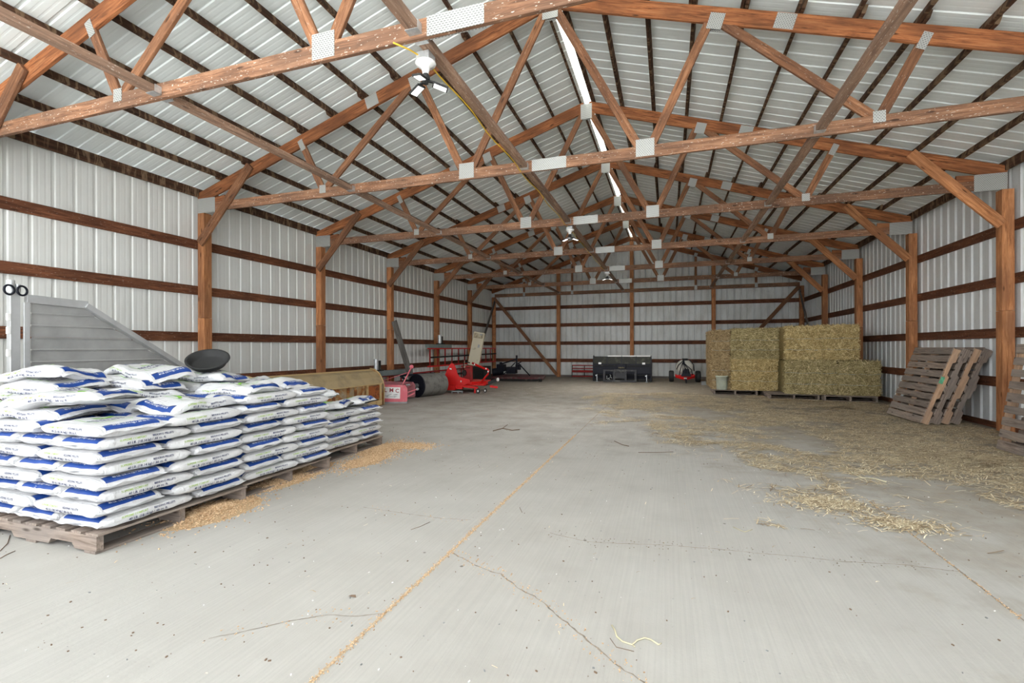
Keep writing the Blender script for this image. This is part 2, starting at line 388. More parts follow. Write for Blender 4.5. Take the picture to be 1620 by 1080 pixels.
# ------------------------------------------------------------------ the shell
m = MB(); m.box(((XL + XR) / 2, (Y0 + YB + 0.3) / 2, -0.15), (12.2, YB + 0.4 - Y0, 0.3)); struct(m.build('floor', M_FLOOR))
m = MB(); m.box((-1.4, -14 + Y0, -0.17), (60, 28, 0.3)); struct(m.build('ground', M_BOUNCE_YARD))  # unseen yard slab outside the front, added to bounce daylight into the barn
RIB = 0.2292
def rib_profile(s0, s1, phase=0.0, wb=0.034, wt=0.013, dp=0.026):
    """(s, outward) of pressed sheet: a tall rib every 9 inches and two low ones between"""
    out = [(s0, 0.0)]; k = math.floor(s0 / RIB) - 1
    pts = []
    while k * RIB < s1 + RIB:
        c = k * RIB + phase
        pts += [(c - wb, 0), (c - wt, dp), (c + wt, dp), (c + wb, 0)]
        for q in (0.076, 0.153): pts += [(c + q - 0.014, 0), (c + q - 0.006, 0.0010), (c + q + 0.006, 0.0010), (c + q + 0.014, 0)]
        k += 1
    out += [p for p in pts if s0 < p[0] < s1]; out.append((s1, 0.0)); return out
WX = 0.185      # sheet plane beyond the post's inner face
def side_wall(name, X, sgn, mat, **kw):
    m = MB(); pr = rib_profile(Y0, YB + 0.2, **kw)
    vs = []
    for y, off in pr: vs += [(X + sgn * off, y, 0.0), (X + sgn * off, y, 3.82)]
    m.add(vs, [(2*i, 2*i+2, 2*i+3, 2*i+1) for i in range(len(pr) - 1)])
    return struct(m.build(name, mat))
side_wall('wall_left', XL - WX, -1, S_LEFT, wb=0.026, wt=0.015, dp=0.018); side_wall('wall_right', XR + WX, 1, S_RIGHT)
m = MB(); pr = rib_profile(XL - WX, XR + WX, 0.05); vs = []; YW = YB + 0.07 + 0.045
for x, off in pr: vs += [(x, YW + off, 0.0), (x, YW + off, ztop(x) + 0.10)]
m.add(vs, [(2*i, 2*i+2, 2*i+3, 2*i+1) for i in range(len(pr) - 1)]); struct(m.build('wall_back', S_BACK))
# roof sheets, both slopes in one ceiling, an open slot along the ridge
m = MB(); pr = rib_profile(Y0, YB + 0.25, wb=0.022, wt=0.013, dp=0.013)
for sg in (-1, 1):
    vs = []; d0, d1 = 0.062, 6.15
    nx, nz = math.sin(SL) * sg, math.cos(SL)
    for y, off in pr:
        for d in (d0, d1):
            x = XC + sg * d; vs.append((x + nx * off, y, ztop(x) + 0.095 + nz * off))
    m.add(vs, [(2*i, 2*i+2, 2*i+3, 2*i+1) for i in range(len(pr) - 1)])
struct(m.build('ceiling', S_ROOF))
# ridge cap of translucent lengths
yy = Y0; k = 0
capg = 'translucent ridge cap lengths'
while yy < YB:
    L = 1.22; m = MB(); t = 0.003
    poly = [(-0.12, -0.038), (0, 0.0), (0.12, -0.038), (0.12, -0.038 - t), (0, -t), (-0.12, -0.038 - t)]
    m.prism(poly, (XC, yy + L - 0.02, ztop(XC) + 0.145), (1, 0, 0), (0, 0, 1), L - 0.02)
    o = m.build('ridge_cap', M_RIDGE)
    tag(o, 'bright translucent ridge cap length along the peak of the roof, %s from the open front' % (ORD[k] if k < 12 else '') if k < 12 else 'bright translucent ridge cap length near the back wall, %s from the gable' % ORD[17 - k if 17 - k >= 0 else 0], 'ridge cap', capg)
    yy += L; k += 1
# skirt boards
board('baseboard_left', (XL - 0.16, Y0, 0.04), (XL - 0.16, YB, 0.04), 0.038, 0.09, W_GIRT)['kind'] = 'structure'
board('baseboard_right', (XR + 0.16, Y0, 0.04), (XR + 0.16, YB, 0.04), 0.038, 0.09, W_GIRT)['kind'] = 'structure'
board('baseboard_back', (XL - 0.1, YB + 0.09, 0.04), (XR + 0.1, YB + 0.09, 0.04), 0.038, 0.09, W_GREY, up=(0, 0, 1))['kind'] = 'structure'

# posts
SIDE = {-1: 'left', 1: 'right'}
def post(x, y, h, label, g):
    o = thing('timber_post', label, 'post', (x, y, 0), 0, g)
    if h < 4:
        board('upper_shaft', (0, 0, 1.72), (0, 0, h), 0.14, 0.14, W_POST, o)
        board('lower_shaft', (0, 0, 0), (0, 0, 1.715), 0.143, 0.143, W_POST, o)
    else: board('shaft', (0, 0, 0), (0, 0, h), 0.14, 0.14, W_POST, o)
    return o
for sg, X in ((-1, XL - 0.07), (1, XR + 0.07)):
    for k, y in enumerate(YP):
        if k == 0: continue
        if sg == 1 and k == 1: continue
        kk = k - 1 if sg < 0 else k - 2
        post(X, y, 3.43, 'orange-brown timber post on the %s wall, %s one seen from the front' % (SIDE[sg], ORD[kk]), 'posts along the side walls')
    o = thing('timber_post', 'round-worn corner post where the %s wall meets the back wall' % SIDE[sg], 'post', (X, YB, 0), 0, 'corner posts')
    m = MB(); m.cyl((0, 0, 0), (0, 0, 3.42), 0.085, 14); m.build('shaft', W_POST, o)
for x, w in ((-4.38, 'left of the ridge, behind the diagonal brace'), (-1.40, 'under the ridge, behind the black snow pusher'), (1.61, 'right of the ridge, rising behind the hay bales')):
    post(x, YB - 0.02, ztop(x) - 0.06, 'tall timber post against the back wall %s' % w, 'back wall posts')

# girts
ys = [0.367] + YP + [YB + 0.05]
HN = ['lowest', 'second lowest', 'second highest', 'highest']
for sg, X in ((-1, XL - 0.14 - 0.019), (1, XR + 0.14 + 0.019)):
    for b in range(len(ys) - 1):
        if sg == 1 and b < 2: continue
        for h, z in enumerate(GZ):
            n = b - (0 if sg < 0 else 2)
            o = board('wall_girt', (X, ys[b] + 0.002, z), (X, ys[b + 1] - 0.002, z), 0.038, 0.145, W_GIRT)
            tag(o, '%s brown girt board on the %s wall, in the %s bay from the front' % (HN[h], SIDE[sg], ORD[n]), 'girt', 'girts of the %s wall' % SIDE[sg])
xs = [XL - 0.1, -4.38, -1.40, 1.61, XR + 0.1]
BN = ['left corner bay', 'bay left of the middle post', 'bay right of the middle post', 'right corner bay']
for b in range(4):
    for h, z in enumerate(GZ):
        if b == 3 and h < 1: continue
        o = board('wall_girt', (xs[b] + 0.002, YB + 0.07 + 0.021, z), (xs[b + 1] - 0.002, YB + 0.07 + 0.021, z), 0.038, 0.145, W_GIRT, up=(0, 0, 1))
        tag(o, '%s brown girt board on the back wall, %s' % (HN[h], BN[b]), 'girt', 'girts of the back wall')

# purlins
def purl_x(k): return 0.115 if k == 0 else 0.071 + 0.535 * k
segs = [(0.1, YP[1] + 0.15), (YP[1] - 0.15, YP[3] + 0.15), (YP[3] - 0.15, YP[5] + 0.15), (YP[5] - 0.15, YB + 0.05)]
SN = ['nearest the front', 'second from the front', 'third from the front', 'at the back']
for sg in (-1, 1):
    for k in range(0, 11):
        for q, (a, b) in enumerate(segs):
            if sg == 1 and k >= 10 and q == 0: continue
            sh = 0.021 * (1 if q % 2 else -1) * (1 if k else 0.0)
            x = XC + sg * (purl_x(k) + (sh if k else 0.0)); z = ztop(x) + 0.047
            n = (sg * math.sin(SL), 0, math.cos(SL))
            if k == 0: a += 0.16; b -= 0.16
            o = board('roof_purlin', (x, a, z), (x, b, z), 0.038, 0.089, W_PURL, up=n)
            where = 'beside the ridge' if k == 0 else '%s down from ridge' % ORD[k]
            tag(o, 'dark roof purlin, %s slope, %s, length %s' % (SIDE[sg], where, ['nearest the front', 'second from front', 'third from front', 'at the back'][q]), 'purlin', 'dark purlins under the roof sheets')
    x = XC + sg * 5.925
    for q, (a, b) in enumerate(segs):
        if sg == 1 and q == 0: continue
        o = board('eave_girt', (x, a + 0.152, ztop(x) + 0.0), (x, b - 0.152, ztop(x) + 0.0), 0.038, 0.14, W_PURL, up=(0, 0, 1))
        tag(o, 'dark eave board along the top of the %s wall, length %s' % (SIDE[sg], SN[q]), 'eave board', 'eave boards')

# ------------------------------------------------------------------ trusses (built once, then copied)
def plate(name, x, z, w, h, rot, parent, y=-0.0215):
    m = MB(); m.box((0, 0, 0), (w, 0.003, h)); o = m.build(name, M_PLATE, parent)
    o.location = (x, y, z); o.rotation_euler = (0, rot, 0); return o
def make_truss():
    t = thing('roof_truss', '', 'truss', (0, 0, 0))
    th = 0.038; zc = 3.514
    def B(n, a, b, h, mat, w=th): return board(n, (XC + a[0], 0, a[1]), (XC + b[0], 0, b[1]), w, h, mat, t, up=(0, 0, 1) if abs(b[0]-a[0]) > 1e-3 else (1, 0, 0))
    B('bottom_chord', (-5.75, zc), (-0.02, zc), 0.14, W_CHORD); B('bottom_chord', (-0.015, zc), (5.75, zc), 0.14, W_CHORD)
    def tc(d): return 5.556 - 0.319 * abs(d)
    for s in (-1, 1):
        B('top_chord', (s * 5.93, tc(5.93)), (s * 0.03, tc(0.03)), 0.185, W_RAFT)
        B('heel_block', (s * 5.92, 3.55), (s * 5.35, 3.60), 0.16, W_RAFT)
        lo = lambda d: tc(d) - 0.08
        W = [((3.46 * s, 3.56), (3.82 * s, lo(3.82))), ((3.42 * s, 3.56), (1.98 * s, lo(1.98))),
             ((1.84 * s, lo(1.84)), (1.20 * s, 3.56)), ((1.08 * s, 3.56), (0.06 * s, lo(0.06)))]
        for a, b in W: B('web', a, b, 0.10, W_WEB, 0.034)
        for y in (-0.0215, 0.0215):
            plate('gusset_plate', XC + s * 3.45, 3.565, 0.11, 0.12, 0, t, y); plate('gusset_plate', XC + s * 1.14, 3.56, 0.21, 0.20, 0, t, y)
            plate('gusset_plate', XC + s * 1.91, lo(1.91) + 0.01, 0.16, 0.18, s * SL, t, y)
            plate('gusset_plate', XC + s * 2.60, tc(2.60), 0.20, 0.165, s * SL, t, y)
            plate('gusset_plate', XC + s * 3.83, lo(3.83) + 0.01, 0.085, 0.17, s * 0.45, t, y)
            plate('heel_plate', XC + s * 5.745, 3.548, 0.375, 0.235, 0, t, y)
    for y in (-0.0215, 0.0215):
        plate('gusset_plate', XC, 5.46, 0.20, 0.27, 0, t, y); plate('splice_plate', XC - 0.02, 3.514, 0.44, 0.145, 0, t, y)
    return t
YT = -0.05
TN = ['nearest to the camera, high over the stacked sacks', 'second from the camera', 'third from the camera', 'fourth from the camera', 'fifth from the camera', 'sixth from the camera, last before the gable']
truss0 = make_truss()
for k, y in enumerate(YP):
    t = truss0 if k == 0 else copy_tree(truss0)
    t.location = (0, y + YT, 0); tag(t, 'timber roof truss with metal plates, %s' % TN[k], 'truss', 'roof trusses')
# gable truss
t = thing('roof_truss', 'timber gable truss with short hanging verticals against the back wall', 'truss', (0, YB - 0.12, 0))
board('bottom_chord', (XL + 0.02, 0, 3.475), (XR - 0.02, 0, 3.475), 0.038, 0.14, W_CHORD, t)
for s in (-1, 1):
    board('top_chord', (XC + s * 5.93, 0, 5.556 - 0.319 * 5.93), (XC + s * 0.03, 0, 5.55), 0.038, 0.185, W_RAFT, t)
    for d in (2.38, 4.45):
        board('web', (XC + s * d, -0.001, 3.50), (XC + s * d, -0.001, 5.556 - 0.319 * d - 0.06), 0.034, 0.085, W_WEB, t, up=(1, 0, 0))
        plate('gusset_plate', XC + s * d, 3.50, 0.10, 0.17, 0, t)
        plate('gusset_plate', XC + s * d, 5.556 - 0.319 * d - 0.06, 0.12, 0.14, s * SL, t)
# knee braces
for sg in (-1, 1):
    for k, y in enumerate(YP):
        if sg == 1 and k < 2: continue
        if sg == -1 and k < 0: continue
        xo = XC + sg * 5.86; xi = XC + sg * 4.80
        o = board('knee_brace', (xo, y - 0.092, 2.93), (xi, y - 0.092, 4.07), 0.036, 0.15, W_POST if sg > 0 else W_WEB)
        n = k if sg < 0 else k - 2
        tag(o, 'slanting knee brace from post to rafter on the %s side, %s from the front' % (SIDE[sg], ORD[n]), 'knee brace', 'knee braces')
# corner braces
def brace(p0, p1, w, h, lab, mat=W_WEB, up=(0, 1, 0)):
    return tag(board('diagonal_brace', p0, p1, w, h, mat, up=up), lab, 'brace', 'corner wind braces')
brace((XL + 0.0, YB - 0.175, 3.38), (-4.42, YB - 0.175, 0.10), 0.13, 0.036, 'diagonal timber brace on the back wall, running down from the left corner post')
brace((XR - 0.05, YB - 0.175, 3.38), (1.70, YB - 0.175, 0.15), 0.13, 0.036, 'diagonal timber brace on the back wall, going down from the right corner behind the bales')
brace((XL + 0.03, YB - 0.1, 3.3), (XL + 0.03, YP[5] + 0.1, 0.3), 0.13, 0.036, 'dark diagonal brace flat on the left wall beside the corner post', W_GREY, (1, 0, 0))
brace((XR - 0.03, YB - 0.1, 3.3), (XR - 0.03, YP[5] + 0.1, 0.3), 0.13, 0.036, 'dark diagonal brace on the right wall beside the corner post', W_GREY, (1, 0, 0))
# long bottom-chord braces with hangers
YS = [0.30] + [y + YT for y in YP] + [YB - 0.12]
for X, nm in ((-4.33, 'left'), (-1.73, 'middle'), (1.513, 'right')):
    for k in range(len(YS) - 1):
        if nm == 'right' and k == 0: pass
        a, b = YS[k] + 0.021, YS[k + 1] - 0.021
        zz = 3.505
        o = thing('lateral_brace', 'weathered brace board between roof trusses in the %s line, %s from the front' % (nm, ORD[k]), 'brace', (X, (a + b) / 2, zz), 0, 'lateral brace boards')
        board('plank', (0, a - (a + b) / 2, 0), (0, b - (a + b) / 2, 0), 0.089, 0.06, W_BRACE, o)
        for e, sg in ((a, 1), (b, -1)):
            m = MB(); y = e - (a + b) / 2
            m.box((0, y + sg * 0.035, -0.0335), (0.098, 0.07, 0.004)); m.box((0.0475, y + sg * 0.03, 0.0), (0.003, 0.06, 0.07)); m.box((-0.0475, y + sg * 0.03, 0.0), (0.003, 0.06, 0.07))
            m.build('metal_hanger', M_GALV, o)

# ------------------------------------------------------------------ lamps on the middle brace, with the yellow cable
def make_lamp():
    t = thing('barn_light', '', 'light')
    m = MB(); m.box((0, 0, -0.03), (0.11, 0.11, 0.06)); m.build('junction_box', M_GALV, t, 0.003)
    m = MB(); m.lathe([(0.0, -0.06), (0.075, -0.06), (0.08, -0.07), (0.07, -0.085), (0.035, -0.10), (0.026, -0.135), (0.022, -0.15), (0.0, -0.15)], seg=28); m.build('socket', M_WHITE, t)
    m = MB(); m.cyl((0, 0, -0.15), (0, 0, -0.225), 0.02, 14); m.cyl((0, 0, -0.165), (0, 0, -0.20), 0.032, 14)
    for k in range(3):
        a = 2 * PI * k / 3 + 0.6; m.bar((0, 0, -0.20), (0.07 * math.cos(a), 0.07 * math.sin(a), -0.205), 0.02, 0.012)
    m.build('hub', M_RUBBER, t)
    for k in range(3):
        a = 2 * PI * k / 3 + 0.6; d = Vector((math.cos(a), math.sin(a), -0.25)).normalized()
        R = frame(d); c = Vector((0, 0, -0.205)) + d * 0.115
        p = thing('lamp_panel', None, None); p.parent = t
        m = MB(); m.box(c, (0.12, 0.07, 0.014), R); m.build('panel_housing', M_RUBBER, p)
        m = MB(); m.box(c - R @ Vector((0, 0, 0.0085)), (0.10, 0.052, 0.004), R); m.build('panel_diffuser', M_LAMP, p)
    return t
lamp0 = make_lamp()
spots = [(-1.775, YP[0] + 0.16), (-1.745, YP[2] + 0.14), (-1.72, YP[4] + 0.10)]
for k, (x, y) in enumerate(spots):
    t = lamp0 if k == 0 else copy_tree(lamp0); t.location = (x, y, 3.473)
    tag(t, 'three-panel barn light under the middle brace, %s' % ['nearest, at the first truss', 'middle one, at the third truss', 'farthest, near the fifth truss'][k], 'light', 'barn lights')
    ld = bpy.data.lights.new('lamp_glow', 'AREA'); ld.shape = 'DISK'; ld.size = 0.22; ld.energy = LAMP_W * (0.15, 0.9, 1.6)[k]; ld.color = (1, 0.985, 0.95)
    lo = bpy.data.objects.new('lamp_glow', ld); COL.objects.link(lo); lo.location = (x, y, 3.473 - 0.30)
m = MB(); pts = [(-1.90, 3.02, 3.44), (-1.84, 3.14, 3.45)]; y = 3.3
while y < 14.1:
    pts.append((-1.73 - 0.05 + 0.012 * math.sin(y * 5), y, 3.468 - 0.010 * abs(math.sin(y * 2.3)))); y += 0.22
m.tube([(p[0], p[1], p[2] - 0.006) for p in pts], 0.006, 6)
tag(m.build('electric_cable', M_YELLOW), 'yellow electric cable stapled along the middle brace board', 'cable')

# ------------------------------------------------------------------ pallets
def make_pallet(name, L=1.22, W=1.02, nboards=9, mat=W_PALLET, mat2=None, group=None, bottom=3):
    """stringers along x (L), deck boards along y (W)"""
    t = thing(name, '', 'pallet', (0, 0, 0), 0, group); mat2 = mat2 or mat
    rnd = random.Random(nboards * 7 + int(L * 100))
    for s in (-1, 0, 1):
        m = MB(); y = s * (W / 2 - 0.019)
        h = 0.09
        poly = [(-L/2, 0), (-L*0.34, 0), (-L*0.32, 0.032), (-L*0.16, 0.032), (-L*0.14, 0), (L*0.14, 0), (L*0.16, 0.032), (L*0.32, 0.032), (L*0.34, 0), (L/2, 0), (L/2, h), (-L/2, h)]
        m.prism(poly, (0, y + 0.019, 0.016), (1, 0, 0), (0, 0, 1), 0.038)
        m.build('stringer', mat2, t)
    w = 0.088; step = (L - w) / (nboards - 1)
    for k in range(nboards):
        x = -L/2 + w/2 + k * step + rnd.uniform(-0.004, 0.004); bw = w + rnd.uniform(-0.004, 0.02)
        board('deck_board', (x, -W/2, 0.114), (x, W/2, 0.114), bw if k not in (0, nboards - 1) else 0.11, 0.015, mat, t)
    for k in range(bottom):
        x = -L/2 + 0.06 + k * (L - 0.12) / (bottom - 1)
        board('bottom_board', (x, -W/2, 0.008), (x, W/2, 0.008), 0.10, 0.015, mat, t)
    return t
def place(t, loc, rz=0, rot=None): t.location = loc; t.rotation_euler = rot or (0, 0, rz)

# under the sacks: length across x
PAL = [(-3.81, 2.41), (-3.86, 3.46), (-4.02, 4.62)]
p = make_pallet('pallet', 1.22, 1.04)
for k, (x, y) in enumerate(PAL):
    q = p if k == 0 else copy_tree(p); place(q, (x, y, 0))
    tag(q, 'wooden pallet under white sacks, %s' % ['nearest the camera', 'middle of the three', 'far one under the smallest stack'][k], 'pallet', 'pallets under the sacks')
# under the bales: length into y, boards across
p = make_pallet('pallet', 1.22, 1.02, mat=W_PALLET)
PB = [(1.60, 13.27 + 0.61), (2.74, 12.46 + 0.61), (3.82, 12.36 + 0.61)]
for k, (x, y) in enumerate(PB):
    q = p if k == 0 else copy_tree(p); place(q, (x, y, 0), PI / 2)
    tag(q, 'flat wooden pallet under the hay bales, %s' % ['left one with the pail on it', 'middle one', 'right one by the wall'][k], 'pallet', 'pallets under the hay bales')

# pallets leaning on the right wall
def lean(t, bx, by, ang, off, side=1):
    # stringers up the slope, deck boards along y and facing left; bottom edge at (bx, by)
    # local x -> up the slope, local y -> world y, local z (deck) -> facing -x and up
    up = Vector((math.sin(ang), 0, math.cos(ang))); zz = Vector((-math.cos(ang), 0, math.sin(ang))); yy = zz.cross(up)
    R = Matrix((up, yy, zz)).transposed()
    L = 1.22
    base = Vector((bx, by, 0)) + Vector((off / math.cos(ang), 0, 0))
    # lowest point is the deck edge (local x=-L/2, z=0.122) or the back edge; rest the back edge on the floor
    c = base + up * (L / 2) + Vector((0, 0, 0.001))
    t.matrix_world = Matrix.Translation(c) @ R.to_4x4()
WAX = [W_PALLET, W_PALTAN]
ANG = math.radians(20)
LL = ['front one with a green paint mark', 'second one, mostly hidden behind the front one', 'third one with tan stringers', 'rear one nearest the wall']
for k in range(4):
    q = make_pallet('leaning_pallet', 1.22, 1.18 - 0.03 * k, 10, W_PALLET, W_PALTAN if k in (0, 2) else W_PALLET)
    lean(q, 3.80 + 0.006 * k, 9.56 + 0.03 * k, ANG, 0.132 * k)
    tag(q, 'weathered pallet leaning on the right wall, %s' % LL[k], 'pallet', 'pallets leaning together on the right wall')
    if k == 0:
        m = MB(); m.box((0.10, -0.59 - 0.0015, 0.085), (0.11, 0.003, 0.05)); m.build('paint_mark', plain('green_paint_mark', (0.10, 0.36, 0.20), 0.7, 0, 0.4, 40), q)
q = make_pallet('leaning_pallet', 1.22, 1.22, 9, W_PALLET, W_PALTAN)
lean(q, 3.78, 6.50, math.radians(9), 0.0); tag(q, 'grey pallet leaning alone at the right edge of the picture', 'pallet')
q = make_pallet('leaning_pallet', 1.22, 1.22, 9, W_PALLET, W_PALTAN)
lean(q, 3.80, 6.48, math.radians(10), 0.135); tag(q, 'pallet leaning behind another at the right edge by the wall', 'pallet')
o = board('loose_board', (4.24, 7.22, 0.0), (4.34, 7.22, 1.10), 0.09, 0.03, W_PALTAN, up=(0, 1, 0)); tag(o, 'short tan board standing behind the pallet at the right edge', 'board')

# ------------------------------------------------------------------ sacks
A_, B_, H_ = 0.286, 0.203, 0.0395
NE = 3.9
def prof(x):
    u = min(1.0, abs(x) / A_); return max(0.0, 1 - u ** 11) ** 0.5, 1 - 0.06 * u ** 6
def top_z(x, y):
    hu, bu = prof(x); q = min(1.0, abs(y) / (B_ * bu)); return H_ * hu * (1 - q ** NE) ** (1 / NE)
def side_y(x, z):
    hu, bu = prof(x); q = min(1.0, abs(z) / max(1e-5, H_ * hu)); return B_ * bu * (1 - q ** NE) ** (1 / NE)
def make_sack(seed, limp=0.0):
    rnd = random.Random(seed); m = MB()
    sag = rnd.uniform(-0.006, 0.006); tw = rnd.uniform(-0.05, 0.05); ph = Vector((seed * 3.1, seed * 1.7, 0))
    def warp(p, amp=1.0):
        p = Vector(p); e = abs(p.x) / A_
        fold = limp * (0.040 * noise.noise(Vector((p.x * 4.2, p.y * 5.0, seed * 2.3))) - 0.020 * e ** 3 - 0.012 * (abs(p.y) / B_) ** 3)
        crease = limp * 0.008 * noise.noise(Vector((p.x * 22 + p.y * 14, p.y * 9 - p.x * 5, seed)))
        n = noise.noise(p * 9 + ph) * 0.0060 + noise.noise(Vector((p.x * 15, p.y * 15, p.z * 14)) + ph) * 0.0040 * (0.5 + e * e)
        d = Vector((0, p.y / B_, p.z / H_ * 0.7)); d = d.normalized() if d.length > 1e-4 else d
        p = p + d * n * amp
        p.z += sag * math.cos(p.x * 6) + tw * p.x * p.y + fold + crease * (1 if p.z > 0 else 0)
        return p
    us = [-1, -0.985, -0.96, -0.92, -0.87, -0.81, -0.74, -0.66, -0.58, -0.5, -0.42, -0.34, -0.26, -0.18, -0.1, -0.03]; us += [-u for u in us[::-1]]
    SEG = 56; rings = []
    def ring(x, h, b, wav=0.0):
        r = []
        for k in range(SEG):
            a = 2 * PI * k / SEG; c, s_ = math.cos(a), math.sin(a)
            y = b * math.copysign(abs(c) ** (2 / NE), c); z = h * math.copysign(abs(s_) ** (2 / NE), s_)
            r.append(warp((x, y, z)) + Vector((0, 0, wav * math.sin(y * 40 + seed))))
        return r
    fe = 0.030
    rings.append(ring(-A_ - fe, 0.0012, B_ * 0.96, 0.006)); rings.append(ring(-A_ - fe * 0.4, 0.0015, B_ * 0.93, 0.003))
    for u in us:
        hu, bu = prof(u * A_); rings.append(ring(u * A_, max(0.003, H_ * hu), B_ * bu))
    rings.append(ring(A_ + fe * 0.4, 0.0015, B_ * 0.93, 0.003)); rings.append(ring(A_ + fe, 0.0012, B_ * 0.96, 0.006))
    vs = [v for r in rings for v in r]; n = len(rings)
    fs = [(i * SEG + k, i * SEG + (k + 1) % SEG, (i + 1) * SEG + (k + 1) % SEG, (i + 1) * SEG + k) for i in range(n - 1) for k in range(SEG)]
    fs += [tuple(range(SEG))[::-1], tuple(range((n - 1) * SEG, n * SEG))]
    m.add(vs, fs, M_BAG, True)
    # printing: small faces laid on the poly skin
    def lay_top(vs2, fs2, mat, lift=0.0020):
        out = [warp((x, y, top_z(x, y))) + Vector((0, 0, lift)) for x, y in vs2]; m.add(out, fs2, mat, True)
    def lay_side(vs2, fs2, mat, sg, lift=0.0020):
        out = [warp((-sg * x, sg * side_y(x, z), z)) + Vector((0, sg * lift, 0)) for x, z in vs2]; m.add(out, fs2, mat, True)
    def grid(x0, x1, y0, y1, nx, ny):
        vs2 = [(x0 + (x1 - x0) * i / nx, y0 + (y1 - y0) * j / ny) for j in range(ny + 1) for i in range(nx + 1)]
        return vs2, [(j * (nx + 1) + i, j * (nx + 1) + i + 1, (j + 1) * (nx + 1) + i + 1, (j + 1) * (nx + 1) + i) for j in range(ny) for i in range(nx)]
    # blue band near both ends on the top face, running on over the shoulder
    for sg in (1, -1):
        g = grid(0.240, 0.2835, -0.155, 0.155, 10, 18) if sg > 0 else grid(-0.2835, -0.240, -0.155, 0.155, 10, 18)
        lay_top(g[0], g[1], M_BLUE, 0.0022)
        g = grid(0.233, 0.240, -0.155, 0.155, 1, 18) if sg > 0 else grid(-0.240, -0.233, -0.155, 0.155, 1, 18)
        lay_top(g[0], g[1], M_NAVY, 0.0022)
        for q, (t, w0) in enumerate((('SUPREME COMFORT BEDDING PELLETS', 0.0115), ('40 LB. (18.14 kg) / .66 cu. ft.', 0.0185))):
            tv, tf = TXT[(t, w0)]
            xx = (0.2405, 0.2575)[q]
            lay_top([(sg * (xx - b_), sg * a_) for a_, b_ in tv], tf, M_PRINTW, 0.0034)
    # framed logo panel
    for x0, x1, y0, y1 in ((-0.11, 0.11, -0.105, -0.100), (-0.11, 0.11, 0.100, 0.105), (-0.11, -0.105, -0.1, 0.1), (0.105, 0.11, -0.1, 0.1)):
        g = grid(x0, x1, y0, y1, 6 if x1 - x0 > 0.05 else 1, 6 if y1 - y0 > 0.05 else 1); lay_top(g[0], g[1], M_GREEN)
    g = grid(-0.085, -0.055, -0.02, 0.09, 3, 6); lay_top([(x + 0.02 * math.sin(y * 40), y) for x, y in g[0]], g[1], M_GREEN, 0.0028)
    tv, tf = TXT[('BEDDING', 0.045)]; lay_top([(-b_ + 0.0, a_) for a_, b_ in tv], tf, M_NAVY, 0.0024)
    tv, tf = TXT[('PELLETS', 0.045)]; lay_top([(-b_ + 0.055, a_) for a_, b_ in tv], tf, M_NAVY, 0.0024)
    for sg in (1, -1):
        tv, tf = TXT[('SUPREME COMFORT', 0.0170)]; lay_side([(a_ - 0.110, b_ + 0.0125) for a_, b_ in tv], tf, M_OLIVE, sg)
        tv, tf = TXT[('BEDDING PELLETS', 0.0170)]; lay_side([(a_ + 0.078, b_ + 0.0125) for a_, b_ in tv], tf, M_NAVY, sg)
        tv, tf = TXT[('40 LB. (18.14 kg) / .66 cu. ft.', 0.0215)]; lay_side([(a_ - 0.025, b_ - 0.011) for a_, b_ in tv], tf, M_NAVY, sg)
    return m.mesh('bedding_sack')
TXT = {}
for t_, s_ in (('SUPREME COMFORT BEDDING PELLETS', 0.0115), ('40 LB. (18.14 kg) / .66 cu. ft.', 0.0185), ('BEDDING', 0.045), ('PELLETS', 0.045),
               ('SUPREME COMFORT', 0.0170), ('BEDDING PELLETS', 0.0170), ('40 LB. (18.14 kg) / .66 cu. ft.', 0.0215)):
    TXT[(t_, s_)] = text_polys(t_, s_)
SACKS = [make_sack(k) for k in range(7)]; LIMP = [make_sack(20 + k, 1.0) for k in range(4)]
srnd = random.Random(11); sack_n = 0
def sack(x, y, z, rz, label, tilt=(0, 0), group='white sacks of bedding pellets', jit=1.0, limp=False):
    global sack_n
    o = bpy.data.objects.new('bedding_sack', LIMP[sack_n % 4] if limp else SACKS[sack_n % 7]); COL.objects.link(o); sack_n += 1
    o.location = (x + srnd.uniform(-0.012, 0.012) * jit, y + srnd.uniform(-0.012, 0.012) * jit, z)
    o.rotation_euler = (tilt[0], tilt[1], rz + srnd.uniform(-0.035, 0.035) * jit + (PI if srnd.random() < 0.4 else 0))
    return tag(o, label, 'sack', group)
PITCH = 0.0785; Z0 = 0.122 + H_ + 0.001
def stack(px, py, layers, stackname, skip=lambda L, slot: False, W=1.24, D=1.05):
    """five sacks to a layer, alternate layers turned round"""
    x1 = px + 0.61 + 0.02; y0 = py - D / 2
    for L in range(layers):
        z = Z0 + PITCH * L
        near = (L % 2 == 0)
        yn = y0 + (0.31 if near else 0.205); yf = y0 + (0.62 + 0.21 if near else 0.415 + 0.31)
        y3, y2 = (yn, yf) if near else (yf, yn)
        lay = '%s layer up' % ORD[L]
        for k in range(3):
            if not skip(L, ('3', k)):
                sack(x1 - 0.205 - 0.412 * k, y3, z, PI / 2, 'white sack, %s of %s, %s half, %s of three' % (lay, stackname, 'near' if near else 'far', ['right-hand', 'middle', 'left-hand'][k]))
        for k in range(2):
            if not skip(L, ('2', k)):
                sack(x1 - 0.30 - 0.615 * k, y2, z, 0, 'white sack, %s of %s, %s half, %s of two' % (lay, stackname, 'far' if near else 'near', ['right-hand', 'left-hand'][k]))
stack(PAL[0][0], PAL[0][1], 8, 'near stack', skip=lambda L, s: (L < 7 and ((L % 2 == 0 and s == ('2', 1)) or (L % 2 == 1 and s in (('3', 1), ('3', 2))))))
stack(PAL[1][0] + 0.01, PAL[1][1], 9, 'middle stack', skip=lambda L, s: (L < 8 and s in (('2', 1), ('3', 1), ('3', 2))))
